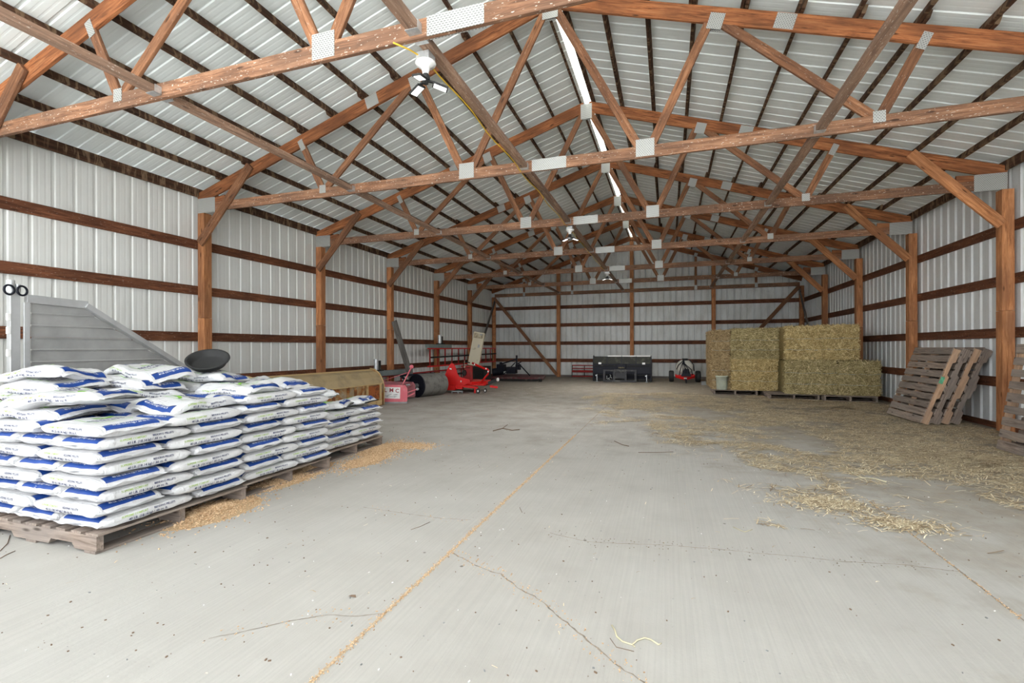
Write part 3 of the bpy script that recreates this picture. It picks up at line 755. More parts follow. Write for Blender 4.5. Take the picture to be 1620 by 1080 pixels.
stack(PAL[2][0], PAL[2][1], 5, 'far stack', skip=lambda L, s: (L < 4 and ((L % 2 == 0 and s == ('2', 1)) or (L % 2 == 1 and s in (('3', 1), ('3', 2))))))
zt = lambda n: Z0 + PITCH * n
SEC = [  # x, y, z, rz, tilt, label
 (-3.52, 2.70, zt(8), PI/2, (0.02, 0.0), 'white sack topping the near stack at its right edge beside the middle stack'),
 (-3.96, 2.66, zt(8), PI/2 + 0.05, (0, 0), 'white sack on top of the near stack, left of the one at the right edge'),
 (-4.10, 2.14, zt(8), 0.12, (0, 0.0), 'wrinkled white sack on the near stack, set back from its front right corner'),
 (-4.40, 2.66, zt(8), PI/2, (0, 0), 'white sack low in the jumbled heap behind the near stack'),
 (-4.12, 2.22, zt(9), 0.20, (0.05, 0.02), 'limp white sack with its end seam hanging toward the camera on the jumbled heap'),
 (-4.10, 2.72, zt(9), PI/2 - 0.15, (0.03, 0.06), 'puckered white sack folded over the right side of the jumbled heap'),
 (-4.66, 2.42, zt(9), 0.1, (0, 0.03), 'white sack under the topmost ones at the left edge of the picture'),
 (-4.42, 2.34, zt(10), 0.08, (0.04, 0), 'white sack second from the top at the far left of the heap'),
 (-4.20, 2.78, zt(10) + 0.005, 0.06, (0.02, 0.08), 'white sack second from the top in the middle of the heap'),
 (-3.62, 3.25, zt(9), 0.0, (0, 0), 'white sack on top of the middle stack at its near end'),
 (-3.72, 3.72, zt(9), 0.1, (0, 0), 'white sack on top of the middle stack at its far end'),
 (-4.22, 3.30, zt(9), 0.0, (0, 0), 'white sack behind the top of the middle stack, lower of the pair'),
 (-4.18, 3.42, zt(10), 0.12, (0.0, 0.03), 'topmost white sack of the middle stack, in front of the black rubber pan'),
 (-4.25, 3.85, zt(9), 0.1, (0, 0), 'white sack at the back far end of the middle stack'),
 (-3.72, 4.42, zt(5) + 0.01, 0.35, (0.02, 0.12), 'white sack sliding off the top of the far stack toward the camera'),
 (-3.72, 4.86, zt(5), 0.15, (0.0, 0.10), 'white sack on the far stack drooping over its right side'),
 (-3.98, 4.50, zt(6) + 0.02, 0.85, (0.05, 0.10), 'plump grey-white sack lying askew on top of the far stack'),
]
SEC += [(-4.55, 2.20, zt(8), 0.0, (0, 0), 'white sack under the heap at the left edge, just above the eighth layer'),
 (-3.86, 2.18, zt(9) + 0.01, 0.30, (0.05, 0.05), 'slumped white sack low on the heap with green print toward the camera'),
 (-4.62, 2.72, zt(10), 0.0, (0, 0), 'white sack behind the topmost one at the far left'),
 (-4.45, 2.36, zt(11), 0.08, (0.05, 0), 'highest white sack at far left, blue band toward the camera'),
 (-4.22, 2.90, zt(11), 0.06, (0.03, 0.06), 'highest white sack in the middle, in front of the grey panel')]
for i_, (x, y, z, rz, tl, lab) in enumerate(SEC): sack(x, y, z, rz + srnd.uniform(-0.12, 0.12), lab, (tl[0] * 1.5 + srnd.uniform(-0.03, 0.03), tl[1] * 1.3 + srnd.uniform(-0.03, 0.03)), jit=0.3, limp=True)

# rubber pan standing on edge behind the middle stack
m = MB()
R = Matrix.Rotation(math.radians(38), 3, 'Z') @ Matrix.Rotation(math.radians(30), 3, 'X')
m.lathe([(0.0, 0.0), (0.13, 0.0), (0.150, 0.01), (0.172, 0.06), (0.188, 0.062), (0.188, 0.070), (0.166, 0.070), (0.144, 0.018), (0.13, 0.010), (0.0, 0.010)], (-4.24, 3.46, 1.055), 40, R)
o = m.build('feed_pan', M_RUBBER); tag(o, 'black rubber feed pan tipped up behind the middle stack of sacks', 'feed pan')

# ------------------------------------------------------------------ spilled pellets (stuff)
def spill(name, label, blobs, n, seed):
    rnd = random.Random(seed); m = MB()
    for (cx, cy, rx, ry, h) in blobs:
        N = 26; vs = []; fs = []
        for j in range(N + 1):
            for i in range(N + 1):
                u, v = 2 * i / N - 1, 2 * j / N - 1; r = math.hypot(u, v)
                z = h * max(0, 1 - r) ** 1.1 * (1 + 0.35 * noise.noise(Vector((u * 3 + cx, v * 3, 1)))) - 0.003
                vs.append((cx + u * rx, cy + v * ry, z))
        for j in range(N):
            for i in range(N):
                if math.hypot(2 * (i + 0.5) / N - 1, 2 * (j + 0.5) / N - 1) < 0.97: fs.append((j*(N+1)+i, j*(N+1)+i+1, (j+1)*(N+1)+i+1, (j+1)*(N+1)+i))
        if h > 0.01: m.add(vs, fs, M_SAWB, True)
        k = int(n * rx * ry)
        for _ in range(k):
            r = abs(rnd.gauss(0, 0.55)); a = rnd.uniform(0, 2 * PI); x = cx + rx * r * math.cos(a); y = cy + ry * r * math.sin(a)
            z = max(0.0, h * max(0, 1 - r) ** 1.1 * (1 + 0.35 * noise.noise(Vector((r * math.cos(a) * 3 + cx, r * math.sin(a) * 3, 1)))))
            s = rnd.uniform(0.003, 0.007); d = Vector((rnd.uniform(-1, 1), rnd.uniform(-1, 1), rnd.uniform(-0.3, 0.5)))
            m.box((x, y, z + s * 0.4), (s * 2.4, s, s), frame(d), M_SAW)
    o = m.build(name); return tag(o, label, 'wood pellets', kind='stuff')
ms = Mat('pellet_heap', (0.55, 0.38, 0.22), 0.95); nn = ms.noise(ms.coord((1, 1, 1)), 90, 4, 0.7); ms.color(ms.ramp(nn, [(0.3, (0.40, 0.26, 0.14)), (0.7, (0.66, 0.48, 0.29))])); ms.bump(nn, 0.8, 0.01); M_SAWB = ms.m
spill('spilled_pellets', 'tan wood pellets spilled on the concrete beside the sack pallets', [(-3.22, 2.66, 0.26, 0.42, 0.045), (-3.35, 3.5, 0.2, 0.5, 0.03), (-3.1, 4.4, 0.22, 0.5, 0.012), (-3.28, 4.95, 0.25, 0.5, 0.02), (-3.0, 5.2, 0.3, 0.25, 0.006), (-3.45, 3.96, 0.2, 0.3, 0.02)], 22000, 3)

# ------------------------------------------------------------------ grey slatted trailer panel behind the sacks
t = thing('trailer_panel', 'grey slatted metal panel with sloping top edge, standing behind the near sacks', 'panel', (-5.6, 2.66, 0))
m = MB(); m.box((0, 0.0, 0.86), (0.06, 0.07, 1.72)); m.box((0.035, 0.075, 0.83), (0.02, 0.045, 1.62)); m.build('corner_post', M_ALUEDGE, t, 0.004)
A = [(0.10, 0.30), (2.6, 0.30), (2.6, 0.38), (0.62, 1.66), (0.10, 1.70)]
bands = 12; z0, z1 = 0.3, 1.66; m = MB()
def edge_y(z): return 0.52 + (1.62 - z) * (1.98 / 1.28) if z < 1.62 else 0.52
for k in range(bands):
    a, b = z0 + (z1 - z0) * k / bands, z0 + (z1 - z0) * (k + 1) / bands
    m.prism([(0.12, a + 0.006), (edge_y(a), a + 0.006), (edge_y(b) - 0.01, b - 0.006), (0.12, b - 0.006)], (0.0, 0, 0), (0, 1, 0), (0, 0, 1), 0.014)
    m.prism([(0.12, b - 0.006), (edge_y(b), b - 0.006), (edge_y(b), b + 0.004), (0.12, b + 0.004)], (0.012, 0, 0), (0, 1, 0), (0, 0, 1), 0.014)
m.build('slat_sheet', M_ALU, t)
m = MB(); m.bar((0.012, 0.08, 1.675), (0.012, 0.56, 1.655), 0.05, 0.075); m.bar((0.012, 0.54, 1.65), (0.012, 2.5, 0.385), 0.05, 0.09, up=(1, 0, 0)); m.build('top_rail', M_ALUEDGE, t, 0.003)
for z in (0.55, 0.75, 1.18, 1.38, 1.5): m = MB(); m.box((0.02, -0.045, z), (0.03, 0.02, 0.06)); m.build('hinge_tab', M_WHITEPAINT, t)
m = MB(); m.cyl((0, -0.02, 1.72), (0, -0.02, 1.83), 0.03, 12); m.cyl((0, 0.03, 1.72), (0, 0.03, 1.80), 0.02, 12); m.build('latch_pin', M_GALV, t)
m = MB()
for c_ in (-0.05, 0.04): m.lathe([(0.042 + 0.009 * math.cos(a), 0.009 * math.sin(a)) for a in [2 * PI * q / 8 for q in range(9)]], (0.045, c_, 1.74), 20, Euler((0, PI / 2, 0.3)).to_matrix())
m.build('chain_ring', M_BLACK, t)

# ------------------------------------------------------------------ rusty snow bucket along the left wall
t = thing('loader_bucket', 'rusty tan loader bucket lying behind the sacks, back ribs outward', 'bucket', (-5.86, 7.25, 0), math.radians(-1.5))
L = 3.1; hy = L / 2
sec = [(0.0, 0.02), (0.02, 0.36), (0.01, 0.46), (-0.05, 0.60), (-0.16, 0.71), (-0.30, 0.75), (-0.30, 0.735), (-0.17, 0.695), (-0.07, 0.59), (-0.01, 0.46), (-0.0, 0.36), (-0.02, 0.02)]
m = MB(); m.prism(sec[2:10], (0, hy, 0), (1, 0, 0), (0, 0, 1), L); fix_normals(m.build('upper_shell', M_TANPAINT, t))
m = MB(); m.prism([(-0.02, 0.02), (0.0, 0.02), (0.0, 0.46), (-0.02, 0.46)], (0, hy, 0), (1, 0, 0), (0, 0, 1), L); fix_normals(m.build('lower_shell', M_RUST, t))
m = MB(); m.prism([(-0.72, 0.0), (0.0, 0.0), (0.0, 0.02), (-0.72, 0.012)], (0, hy, 0), (1, 0, 0), (0, 0, 1), L); fix_normals(m.build('floor_plate', M_RUST, t))
m = MB(); m.bar((-0.305, -hy, 0.752), (-0.305, hy, 0.752), 0.03, 0.022); m.bar((-0.30, -hy, 0.748), (-0.27, hy, 0.748), 0.02, 0.02); m.build('top_lip', M_TANRIM, t)
for s in (-1, 1):
    m = MB(); m.prism([(-0.72, 0.0), (0.02, 0.0), (0.03, 0.40), (0.0, 0.52), (-0.08, 0.66), (-0.2, 0.75), (-0.32, 0.77), (-0.5, 0.45)], (0, hy * s + (0.02 if s > 0 else 0), 0), (1, 0, 0), (0, 0, 1), 0.02)
    fix_normals(m.build('side_plate', M_RUST, t))
    m = MB(); pts = [(0.03, 0.02), (0.035, 0.40), (0.005, 0.53), (-0.075, 0.67), (-0.195, 0.76), (-0.32, 0.78)]
    m.tube([(x, s * (hy + 0.0), z) for x, z in pts], 0.014, 8); m.build('side_rim', M_TANRIM, t)
for y in (-1.1, -0.55, 0.0, 0.40, 0.62, 0.86, 0.98, 1.42):
    m = MB(); m.box((0.03, y, 0.24), (0.05, 0.025, 0.44)); m.build('back_rib', M_TANRIM if y > 0.9 else M_RUST, t)
m = MB(); m.box((0.02, 0, 0.465), (0.03, L - 0.1, 0.02)); m.box((0.035, 1.2, 0.07), (0.04, 0.5, 0.10)); m.build('cross_rail', M_TANRIM, t)
m = MB(); m.box((0.022, 1.20, 0.30), (0.02, 0.38, 0.27)); m.build('rust_panel', worn('orange_rust_plate', (0.33, 0.10, 0.028), (0.12, 0.04, 0.02), 0.5, 0.12, 0.85), t)

# ------------------------------------------------------------------ pink box scraper with the white sign
t = thing('box_scraper', 'faded pink three-point box scraper with a white lettered sign', 'box scraper', (-5.75, 9.12, 0), math.radians(20))
m = MB(); pol = [(-0.55, 0.03), (0.27, 0.03), (0.30, 0.06), (0.30, 0.33), (0.25, 0.40), (-0.30, 0.42), (-0.62, 0.42), (-0.62, 0.03)]
m.prism(pol, (0, 0, 0), (1, 0, 0), (0, 0, 1), 0.02); fix_normals(m.build('end_plate', M_PINK, t))
m = MB(); m.prism(pol, (0, 1.0, 0), (1, 0, 0), (0, 0, 1), 0.02); fix_normals(m.build('end_plate', M_PINKDUST, t))
m = MB(); m.box((-0.52, 0.50, 0.23), (0.02, 0.98, 0.40)); m.build('mouldboard', M_PINKDUST, t)
m = MB(); m.box((0.20, 0.50, 0.36), (0.08, 0.98, 0.08)); m.build('cross_beam', M_PINKDUST, t)
m = MB(); m.box((-0.15, -0.012, 0.02), (0.90, 0.03, 0.035)); m.build('runner', M_GREYSTEEL, t)
# sign
s_ = MB(); s_.box((0, 0, 0), (0.38, 0.006, 0.25)); sg_ = s_.build('sign', M_WHITEPAINT, t); sg_.location = (-0.045, -0.024, 0.235); sg_.rotation_euler = (0, 0.03, 0)
m = MB()
for ch, x in (('L', -0.13), ('M', 0.0), ('C', 0.125)):
    m = MB(); tv, tf = text_polys(ch, 0.12); m.add([(x + a_, -0.0042, 0.055 + b_ * 1.0 - (0.01 if ch == 'C' else 0)) for a_, b_ in tv], tf, M_SIGNRED); m.build('sign_letter', None, sg_)
m = MB(); rr = random.Random(4)
for k in range(9):
    x = rr.uniform(-0.15, 0.08); z = rr.uniform(-0.10, -0.03); m.bar((x, -0.004, z), (x + rr.uniform(0.03, 0.1), -0.004, z + rr.uniform(0.0, 0.03)), 0.002, 0.006)
m.build('sign_scrawl', M_BLACK, sg_)
m = MB(); m.bar((0.14, 0.25, 0.38), (0.33, 0.35, 0.78), 0.02, 0.085, up=(0, 1, 0)); m.cyl((0.33, 0.33, 0.79), (0.33, 0.37, 0.79), 0.045, 14)
m.build('mast', M_PINK, t)
m = MB()
for q in (0.83, 0.775): m.cyl((0.327 - (0.85 - q) * 0.4, 0.320, q - 0.06), (0.327 - (0.85 - q) * 0.4, 0.375, q - 0.06), 0.012, 10)
m.build('mast_pin_holes', M_RUBBER, t)
m = MB(); m.bar((-0.50, 0.7, 0.42), (0.24, 0.4, 0.66), 0.015, 0.05, up=(0, 1, 0)); m.build('mast_stay', M_PINK, t)
m = MB(); m.bar((0.24, 0.1, 0.22), (0.50, 0.16, 0.30), 0.02, 0.07, up=(0, 1, 0)); m.bar((0.24, 0.02, 0.12), (0.45, 0.03, 0.22), 0.02, 0.06, up=(0, 1, 0)); m.build('hitch_lug', M_PINK, t)
m = MB(); m.cyl((0.49, 0.12, 0.30), (0.49, 0.20, 0.30), 0.03, 12); m.cyl((0.26, 0.1, 0.40), (0.34, 0.1, 0.40), 0.02, 10); m.build('hitch_pin', M_GREYSTEEL, t)

# ------------------------------------------------------------------ lawn roller
a = Vector((-5.93, 10.42, 0.285)); b = Vector((-5.70, 11.26, 0.285)); d = (b - a).normalized()
t = thing('lawn_roller', 'heavy grey steel lawn roller with a black end', 'lawn roller', (a.x, a.y, 0))
def loc(p): return Vector(p) - Vector((a.x, a.y, 0))
m = MB(); m.cyl(loc(a), loc(b), 0.285, 48, caps=False); m.build('drum', M_ROLLER, t)
m = MB(); m.cyl(loc(a + d * 0.03), loc(b - d * 0.03), 0.283, 48); m.build('end_disc', M_BLACK, t)
m = MB(); Rd = frame(d); m.lathe([(0.262, 0.0), (0.287, 0.0), (0.287, 0.03), (0.262, 0.03)], loc(a - d * 0.004), 48, Rd @ Matrix.Rotation(PI / 2, 3, 'Y')); m.build('end_rim', M_BLACK, t)
m = MB(); m.cyl(loc(a - d * 0.14), loc(a + d * 0.03), 0.022, 12); m.cyl(loc(a - d * 0.04), loc(a + d * 0.03), 0.06, 16); m.build('axle', M_GREYSTEEL, t)
m = MB(); m.bar(loc(a - d * 0.10), loc(a - d * 0.10 + Vector((-0.35, -0.02, 0.25))), 0.03, 0.05); m.bar(loc(a - d * 0.10 + Vector((-0.35, -0.02, 0.25))), loc(b + d * 0.1 + Vector((-0.35, 0.2, 0.25))), 0.04, 0.05); m.bar(loc(b + d * 0.10), loc(b + d * 0.10 + Vector((-0.35, 0.2, 0.25))), 0.03, 0.05)
m.build('draw_frame', M_BLACK, t)

# ------------------------------------------------------------------ red tiller / finish mower
t = thing('rotary_tiller', 'bright red tractor implement with curved arm beside the grey roller', 'tiller', (-5.44, 12.25, 0), math.radians(10)); t.scale = (0.66, 1, 1)
m = MB()
m.prism([(-0.62, 0.18), (-0.10, 0.12), (0.42, 0.30), (0.42, 0.36), (-0.02, 0.44), (-0.10, 0.52), (-0.20, 0.72), (-0.28, 0.80), (-0.38, 0.80), (-0.52, 0.66), (-0.62, 0.50)], (0, -0.5, 0), (1, 0, 0), (0, 0, 1), 0.03)
fix_normals(m.build('chain_case', M_RED, t))
m = MB(); m.box((-0.39, -0.535, 0.655), (0.09, 0.006, 0.035), (0, 0.2, 0)); m.build('decal', M_PRINTW, t)
m = MB(); m.cyl((0.05, -0.55, 0.32), (0.05, -0.5, 0.32), 0.025, 14); m.cyl((-0.55, -0.55, 0.3), (-0.55, -0.5, 0.3), 0.015, 10); m.build('case_bolt', M_GALV, t)
m = MB(); m.box((-0.40, -0.47, 0.15), (0.45, 0.22, 0.14)); m.box((-0.02, -0.45, 0.17), (0.24, 0.18, 0.13)); m.build('skid_box', M_RED, t, 0.01)
m = MB(); m.prism([(-0.5, 0.0), (0.45, 0.0), (0.95, 0.35), (1.0, 0.9), (0.3, 1.1), (-0.5, 1.1)], (0, -0.45, 0.20), (1, 0, 0), (0, 1, 0), 0.10); fix_normals(m.build('deck', M_RED, t))
m = MB(); m.box((0.10, 0.1, 0.48), (0.34, 0.3, 0.36)); m.box((0.12, -0.06, 0.70), (0.5, 0.08, 0.05)); m.box((0.32, -0.1, 0.52), (0.06, 0.06, 0.42)); m.build('gearbox_frame', M_REDOLD, t, 0.01)
m = MB(); m.cyl((0.02, -0.14, 0.52), (0.02, -0.05, 0.52), 0.085, 20); m.cyl((0.02, -0.16, 0.52), (0.02, -0.14, 0.52), 0.03, 14); m.tube([(-0.02, -0.1, 0.6), (0.0, -0.12, 0.78), (0.06, -0.1, 0.84), (0.25, -0.05, 0.80)], 0.018, 8); m.build('drive_shaft', M_BLACKDUST, t)
m = MB(); m.cyl((0.06, -0.17, 0.72), (0.06, -0.17, 0.88), 0.008, 8); m.cyl((0.03, -0.17, 0.68), (0.09, -0.17, 0.70), 0.022, 10); m.build('lever', M_CREAM, t)
m = MB(); m.tube([(0.40, -0.2, 0.80), (0.62, -0.25, 0.74), (0.92, -0.35, 0.665), (1.10, -0.4, 0.645), (1.17, -0.4, 0.60), (1.14, -0.4, 0.52), (0.98, -0.4, 0.40), (0.86, -0.38, 0.30)], 0.032, 8); m.build('lift_arm', M_RED, t)
for x, z, y in ((0.52, 0.77, -0.27), (1.05, 0.66, -0.43), (1.14, 0.58, -0.44)):
    m = MB(); m.cyl((x, y, z), (x, y + 0.08, z), 0.022, 12); m.build('arm_pin', M_GALV, t)
m = MB(); m.prism([(0.10, 0.0), (0.55, -0.12), (1.0, -0.15), (1.05, 0.0), (0.6, 0.1), (0.2, 0.14)], (0, -0.42, 0.21), (1, 0, 0), (0, 1, 0), 0.035); m.bar((-0.1, -0.5, 0.2), (0.75, -0.52, 0.15), 0.05, 0.06); m.bar((0.62, -0.5, 0.16), (0.62, -0.5, 0.0), 0.06, 0.05); m.bar((1.2, -0.35, 0.18), (1.5, -0.3, 0.15), 0.16, 0.05); m.build('front_frame', M_RED, t)
m = MB(); m.cyl((0.78, -0.62, 0.07), (0.78, -0.55, 0.07), 0.07, 20); m.build('gauge_wheel', M_RUBBER, t); m = MB(); m.cyl((1.06, -0.58, 0.08), (1.06, -0.52, 0.08), 0.06, 20); m.build('gauge_wheel', M_RUBBER, t)
m = MB(); m.cyl((0.78, -0.63, 0.07), (0.78, -0.6, 0.07), 0.03, 14); m.cyl((1.06, -0.59, 0.08), (1.06, -0.57, 0.08), 0.025, 14); m.cyl((1.44, -0.2, 0.34), (1.52, -0.28, 0.36), 0.05, 12); m.build('wheel_hub', M_WHITEPAINT, t)
m = MB(); m.bar((1.1, -0.3, 0.25), (1.48, -0.2, 0.35), 0.09, 0.09); m.build('drive_boot', M_RUBBER, t)
m = MB()
for x in (-0.30, -0.05, 0.12): m.cyl((x, -0.62, 0.03), (x + 0.01, -0.55, 0.03), 0.03, 12)
m.bar((-0.32, -0.6, 0.05), (0.14, -0.58, 0.055), 0.02, 0.03); m.build('caster_foot', M_GREYSTEEL, t)

# ------------------------------------------------------------------ cream metal cabinet door standing on end
t = thing('metal_cover', 'tall cream enamel metal cover leaning behind the red implement', 'metal cover', (-5.93, 14.3, 0), math.radians(-2))
R = Euler((math.radians(-6), math.radians(10), math.radians(12))).to_matrix()
m = MB(); m.box((0.0, 0, 1.18), (0.36, 0.16, 1.10), R); m.build('body', M_CREAM, t, 0.012)
m = MB(); m.box(R @ Vector((0.0, -0.085, 0.43)) + Vector((0, 0, 1.18)), (0.30, 0.01, 0.16), R); m.build('end_opening', worn('dusty_cream', (0.42, 0.37, 0.26), (0.2, 0.16, 0.1), 0.5), t)
m = MB(); m.box(R @ Vector((0.07, -0.085, 0.10)) + Vector((0, 0, 1.18)), (0.06, 0.01, 0.10), R); m.box(R @ Vector((0.08, -0.085, 0.48)) + Vector((0, 0, 1.18)), (0.07, 0.012, 0.05), R); m.build('latch', M_GREYSTEEL, t)
m = MB(); m.box((-0.1, 0.25, 0.31), (0.75, 0.6, 0.62)); m.build('dark_crate', M_BLACKDUST, t)

# ------------------------------------------------------------------ red lattice frames on the left wall
def lattice(name, label, y0, y1, z0, z1, X, nb, extra=True):
    t = thing(name, label, 'lattice frame', (X, y0, 0)); L = y1 - y0
    m = MB()
    for z in (z0, z1): m.bar((0, 0, z), (0, L, z), 0.04, 0.04)
    m.build('rail', M_RED if extra else M_REDOLD, t)
    m = MB(); m.bar((0.0, 0.15, (z0 + z1) / 2), (0.0, L, (z0 + z1) / 2 + 0.05), 0.06, 0.05); m.build('middle_rail', M_BLACKDUST, t)
    for k in range(nb):
        y = 0.12 + (L - 0.2) * k / (nb - 1); m = MB(); m.bar((0, y, z0), (0, y, z1), 0.035, 0.03); m.build('upright', M_REDOLD, t)
    return t
lt = lattice('lattice_frame', 'red lattice frame hung high on the left wall behind the red implement', 12.75, 18.6, 0.66, 1.20, XL + 0.34, 12)
m = MB(); m.bar((0, -0.05, 1.275), (0, 1.5, 1.275), 0.14, 0.11); m.build('grey_beam', plain('grey_green_beam', (0.17, 0.20, 0.19), 0.6), lt)
lt2 = lattice('lattice_frame', 'long red lattice frame low on the left wall behind the roller', 9.5, 17.0, 0.10, 0.50, XL + 0.30, 14, False)
m = MB(); m.bar((0, -0.05, 0.58), (0, 2.3, 0.58), 0.16, 0.13); m.build('grey_beam', plain('grey_green_beam_low', (0.17, 0.20, 0.20), 0.6), lt2)
for y, z, w in ((10.15, 0.645, 'low on the left wall above the box scraper'), (13.6, 1.33, 'high on the left wall above the red lattice')):
    t = thing('galvanised_coupler', 'short galvanised steel cylinder %s' % w, 'pipe coupler', (XL + 0.3, y, z), 0, 'galvanised couplers')
    m = MB(); m.cyl((0, 0, 0), (0, 0, 0.30), 0.055, 16); m.build('sleeve', M_GALV, t)
    m = MB(); m.cyl((0.0, 0.13, 0), (0.0, 0.13, 0.26), 0.045, 14); m.box((0, 0.06, 0.02), (0.16, 0.30, 0.03)); m.build('bracket', M_BLACKDUST, t)
o = board('leaning_board', (XL + 0.75, 11.3, 0.0), (XL + 0.10, 11.28, 1.95), 0.16, 0.035, W_GREY, up=(0, 1, 0)); tag(o, 'old grey board leaning on the left wall behind the lawn roller', 'board')

# ------------------------------------------------------------------ rotary cutter (low dark red deck, black frame)
t = thing('rotary_cutter', 'low dusty dark red mower deck with black hitch frame near the back left corner', 'rotary cutter', (-5.6, 16.9, 0))
m = MB(); m.prism([(-0.9, -0.5), (1.0, -0.45), (1.25, 0.0), (1.0, 1.2), (0.4, 1.5), (-0.6, 1.5), (-1.0, 0.6)], (0, 0, 0.06), (1, 0, 0), (0, 1, 0), 0.09); fix_normals(m.build('deck', M_DARKRED, t, 0.01))
m = MB(); m.bar((-0.9, -0.5, 0.055), (1.15, -0.45, 0.055), 0.04, 0.07); m.cyl((1.22, -0.4, 0.0), (1.22, -0.4, 0.10), 0.06, 12); m.build('skirt_edge', M_BLACKDUST, t)
m = MB(); m.cyl((-0.75, 0.0, 0.30), (-0.35, 0.1, 0.34), 0.14, 14); m.box((-0.40, 0.0, 0.47), (0.30, 0.25, 0.26)); m.box((0.0, 0.05, 0.38), (0.35, 0.3, 0.25)); m.box((0.26, 0.02, 0.50), (0.16, 0.2, 0.20)); m.cyl((-0.42, 0, 0.55), (-0.42, 0, 0.68), 0.05, 12); m.build('gearbox', M_BLACK, t)
m = MB(); m.bar((-0.35, -0.1, 0.62), (0.25, -0.1, 0.80), 0.03, 0.05); m.bar((0.24, -0.1, 0.42), (0.24, -0.1, 0.94), 0.05, 0.06); m.bar((0.30, -0.12, 0.66), (0.78, -0.2, 0.20), 0.03, 0.035); m.bar((-0.25, -0.2, 0.22), (0.20, -0.12, 0.68), 0.03, 0.035); m.bar((0.42, -0.1, 0.70), (0.22, -0.1, 0.60), 0.03, 0.03)
m.build('hitch_frame', M_BLACK, t)

# ------------------------------------------------------------------ small red gate on the back wall
t = thing('tube_gate', 'small red tube gate leaning on the back wall left of the black snow pusher', 'gate', (-3.75, 19.16, 0), rot=(math.radians(-8), 0, 0))
for z, r in ((0.06, 0.022), (0.26, 0.02), (0.38, 0.022), (0.50, 0.022)):
    m = MB(); m.cyl((0, 0, z), (1.7, 0, z), r if z != 0.26 else 0.05, 10); m.build('rail', M_REDOLD, t)
for x in (0.0, 0.50, 1.2): m = MB(); m.cyl((x, 0, 0.03), (x, 0, 0.52), 0.018, 8); m.build('upright', M_BLACKDUST, t)

# ------------------------------------------------------------------ black snow pusher
t = thing('snow_pusher', 'wide black steel snow pusher standing at the middle of the back wall', 'snow pusher', (-1.60, 17.25, 0))
m = MB(); sec = [(0.05, 0.05), (0.0, 0.30), (0.0, 0.62), (0.10, 0.90), (0.14, 0.89), (0.04, 0.62), (0.04, 0.30), (0.09, 0.05)]
m.prism(sec, (-1.0, 0, 0), (0, 1, 0), (0, 0, 1), 2.0); fix_normals(m.build('blade', M_BLACK, t))
m = MB()
for k in range(4): m.box((-0.755 + 0.503 * k, 0.035, 0.765), (0.47, 0.008, 0.25), (math.radians(-19.6), 0, 0))
m.build('upper_panel', worn('dusty_black_panel', (0.022, 0.023, 0.018), (0.075, 0.075, 0.055), 0.5, 0.2, 0.6), t)
for k in range(1, 4): m = MB(); m.box((-0.755 + 0.503 * k, 0.075, 0.915), (0.47, 0.04, 0.042)); m.build('top_edge', M_WHITEPAINT, t)
for s in (-1, 1):
    m = MB(); m.prism([(-0.05, 0.02), (0.9, 0.02), (0.9, 0.6), (0.18, 0.93), (0.05, 0.93), (-0.05, 0.6)], (s * 1.0 - 0.01, 0, 0), (0, 1, 0), (0, 0, 1), 0.025); fix_normals(m.build('end_plate', M_BLACK, t))
    m = MB(); m.box((s * 0.76 + 0.0, -0.02, 0.655), (0.10, 0.006, 0.065)); m.build('decal', M_PRINTW, t)
    m = MB(); m.bar((s * 0.86, -0.06, 0.04), (s * 0.86, -0.06, 0.26), 0.02, 0.02); m.cyl((s * 0.86, -0.06, 0.0), (s * 0.86, -0.06, 0.02), 0.04, 12); m.cyl((s * 0.86 - 0.03, -0.08, 0.22), (s * 0.86 - 0.03, -0.05, 0.22), 0.022, 10); m.build('shoe_leg', M_GALV, t)
m = MB(); m.box((0, -0.02, 0.245), (2.0, 0.05, 0.035)); m.box((0, -0.015, 0.57), (2.0, 0.04, 0.03)); m.box((0, 0.03, 0.06), (2.0, 0.05, 0.10)); m.build('cross_bar', M_BLACKDUST, t)
m = MB(); m.box((0, -0.03, 0.56), (0.32, 0.06, 0.16)); m.build('badge_plate', M_BLACK, t, 0.01)
m = MB(); tv, tf = text_polys('Y E T I', 0.055)
m.add([(a_ * 1.25, -0.0615, 0.50 + b_) for a_, b_ in tv], tf, plain('gold_print', (0.42, 0.34, 0.16), 0.6)); m.build('badge_letters', None, t)
m = MB()
for z in (0.04, 0.41): m.box((-0.04, -0.22, z), (1.14, 0.05, 0.06))
for x in (-0.58, -0.24, 0.16, 0.50): m.box((x, -0.22, 0.22), (0.07, 0.055, 0.40))
m.box((-0.04, -0.18, 0.27), (0.35, 0.02, 0.28)); m.box((-0.04, -0.10, 0.42), (0.4, 0.18, 0.06))
m.build('quick_attach_frame', worn('scuffed_dark_steel', (0.045, 0.045, 0.05), (0.12, 0.12, 0.11), 0.52, 0.1, 0.5), t)
m = MB(); rr = random.Random(9)
for k in range(8): x = -0.5 + rr.uniform(0, 0.2); m.bar((x, -0.20, 0.08 + 0.02 * k), (x + rr.uniform(-0.05, 0.08), -0.18, 0.12 + 0.02 * k), 0.015, 0.015)
m.build('chain', M_GALV, t)

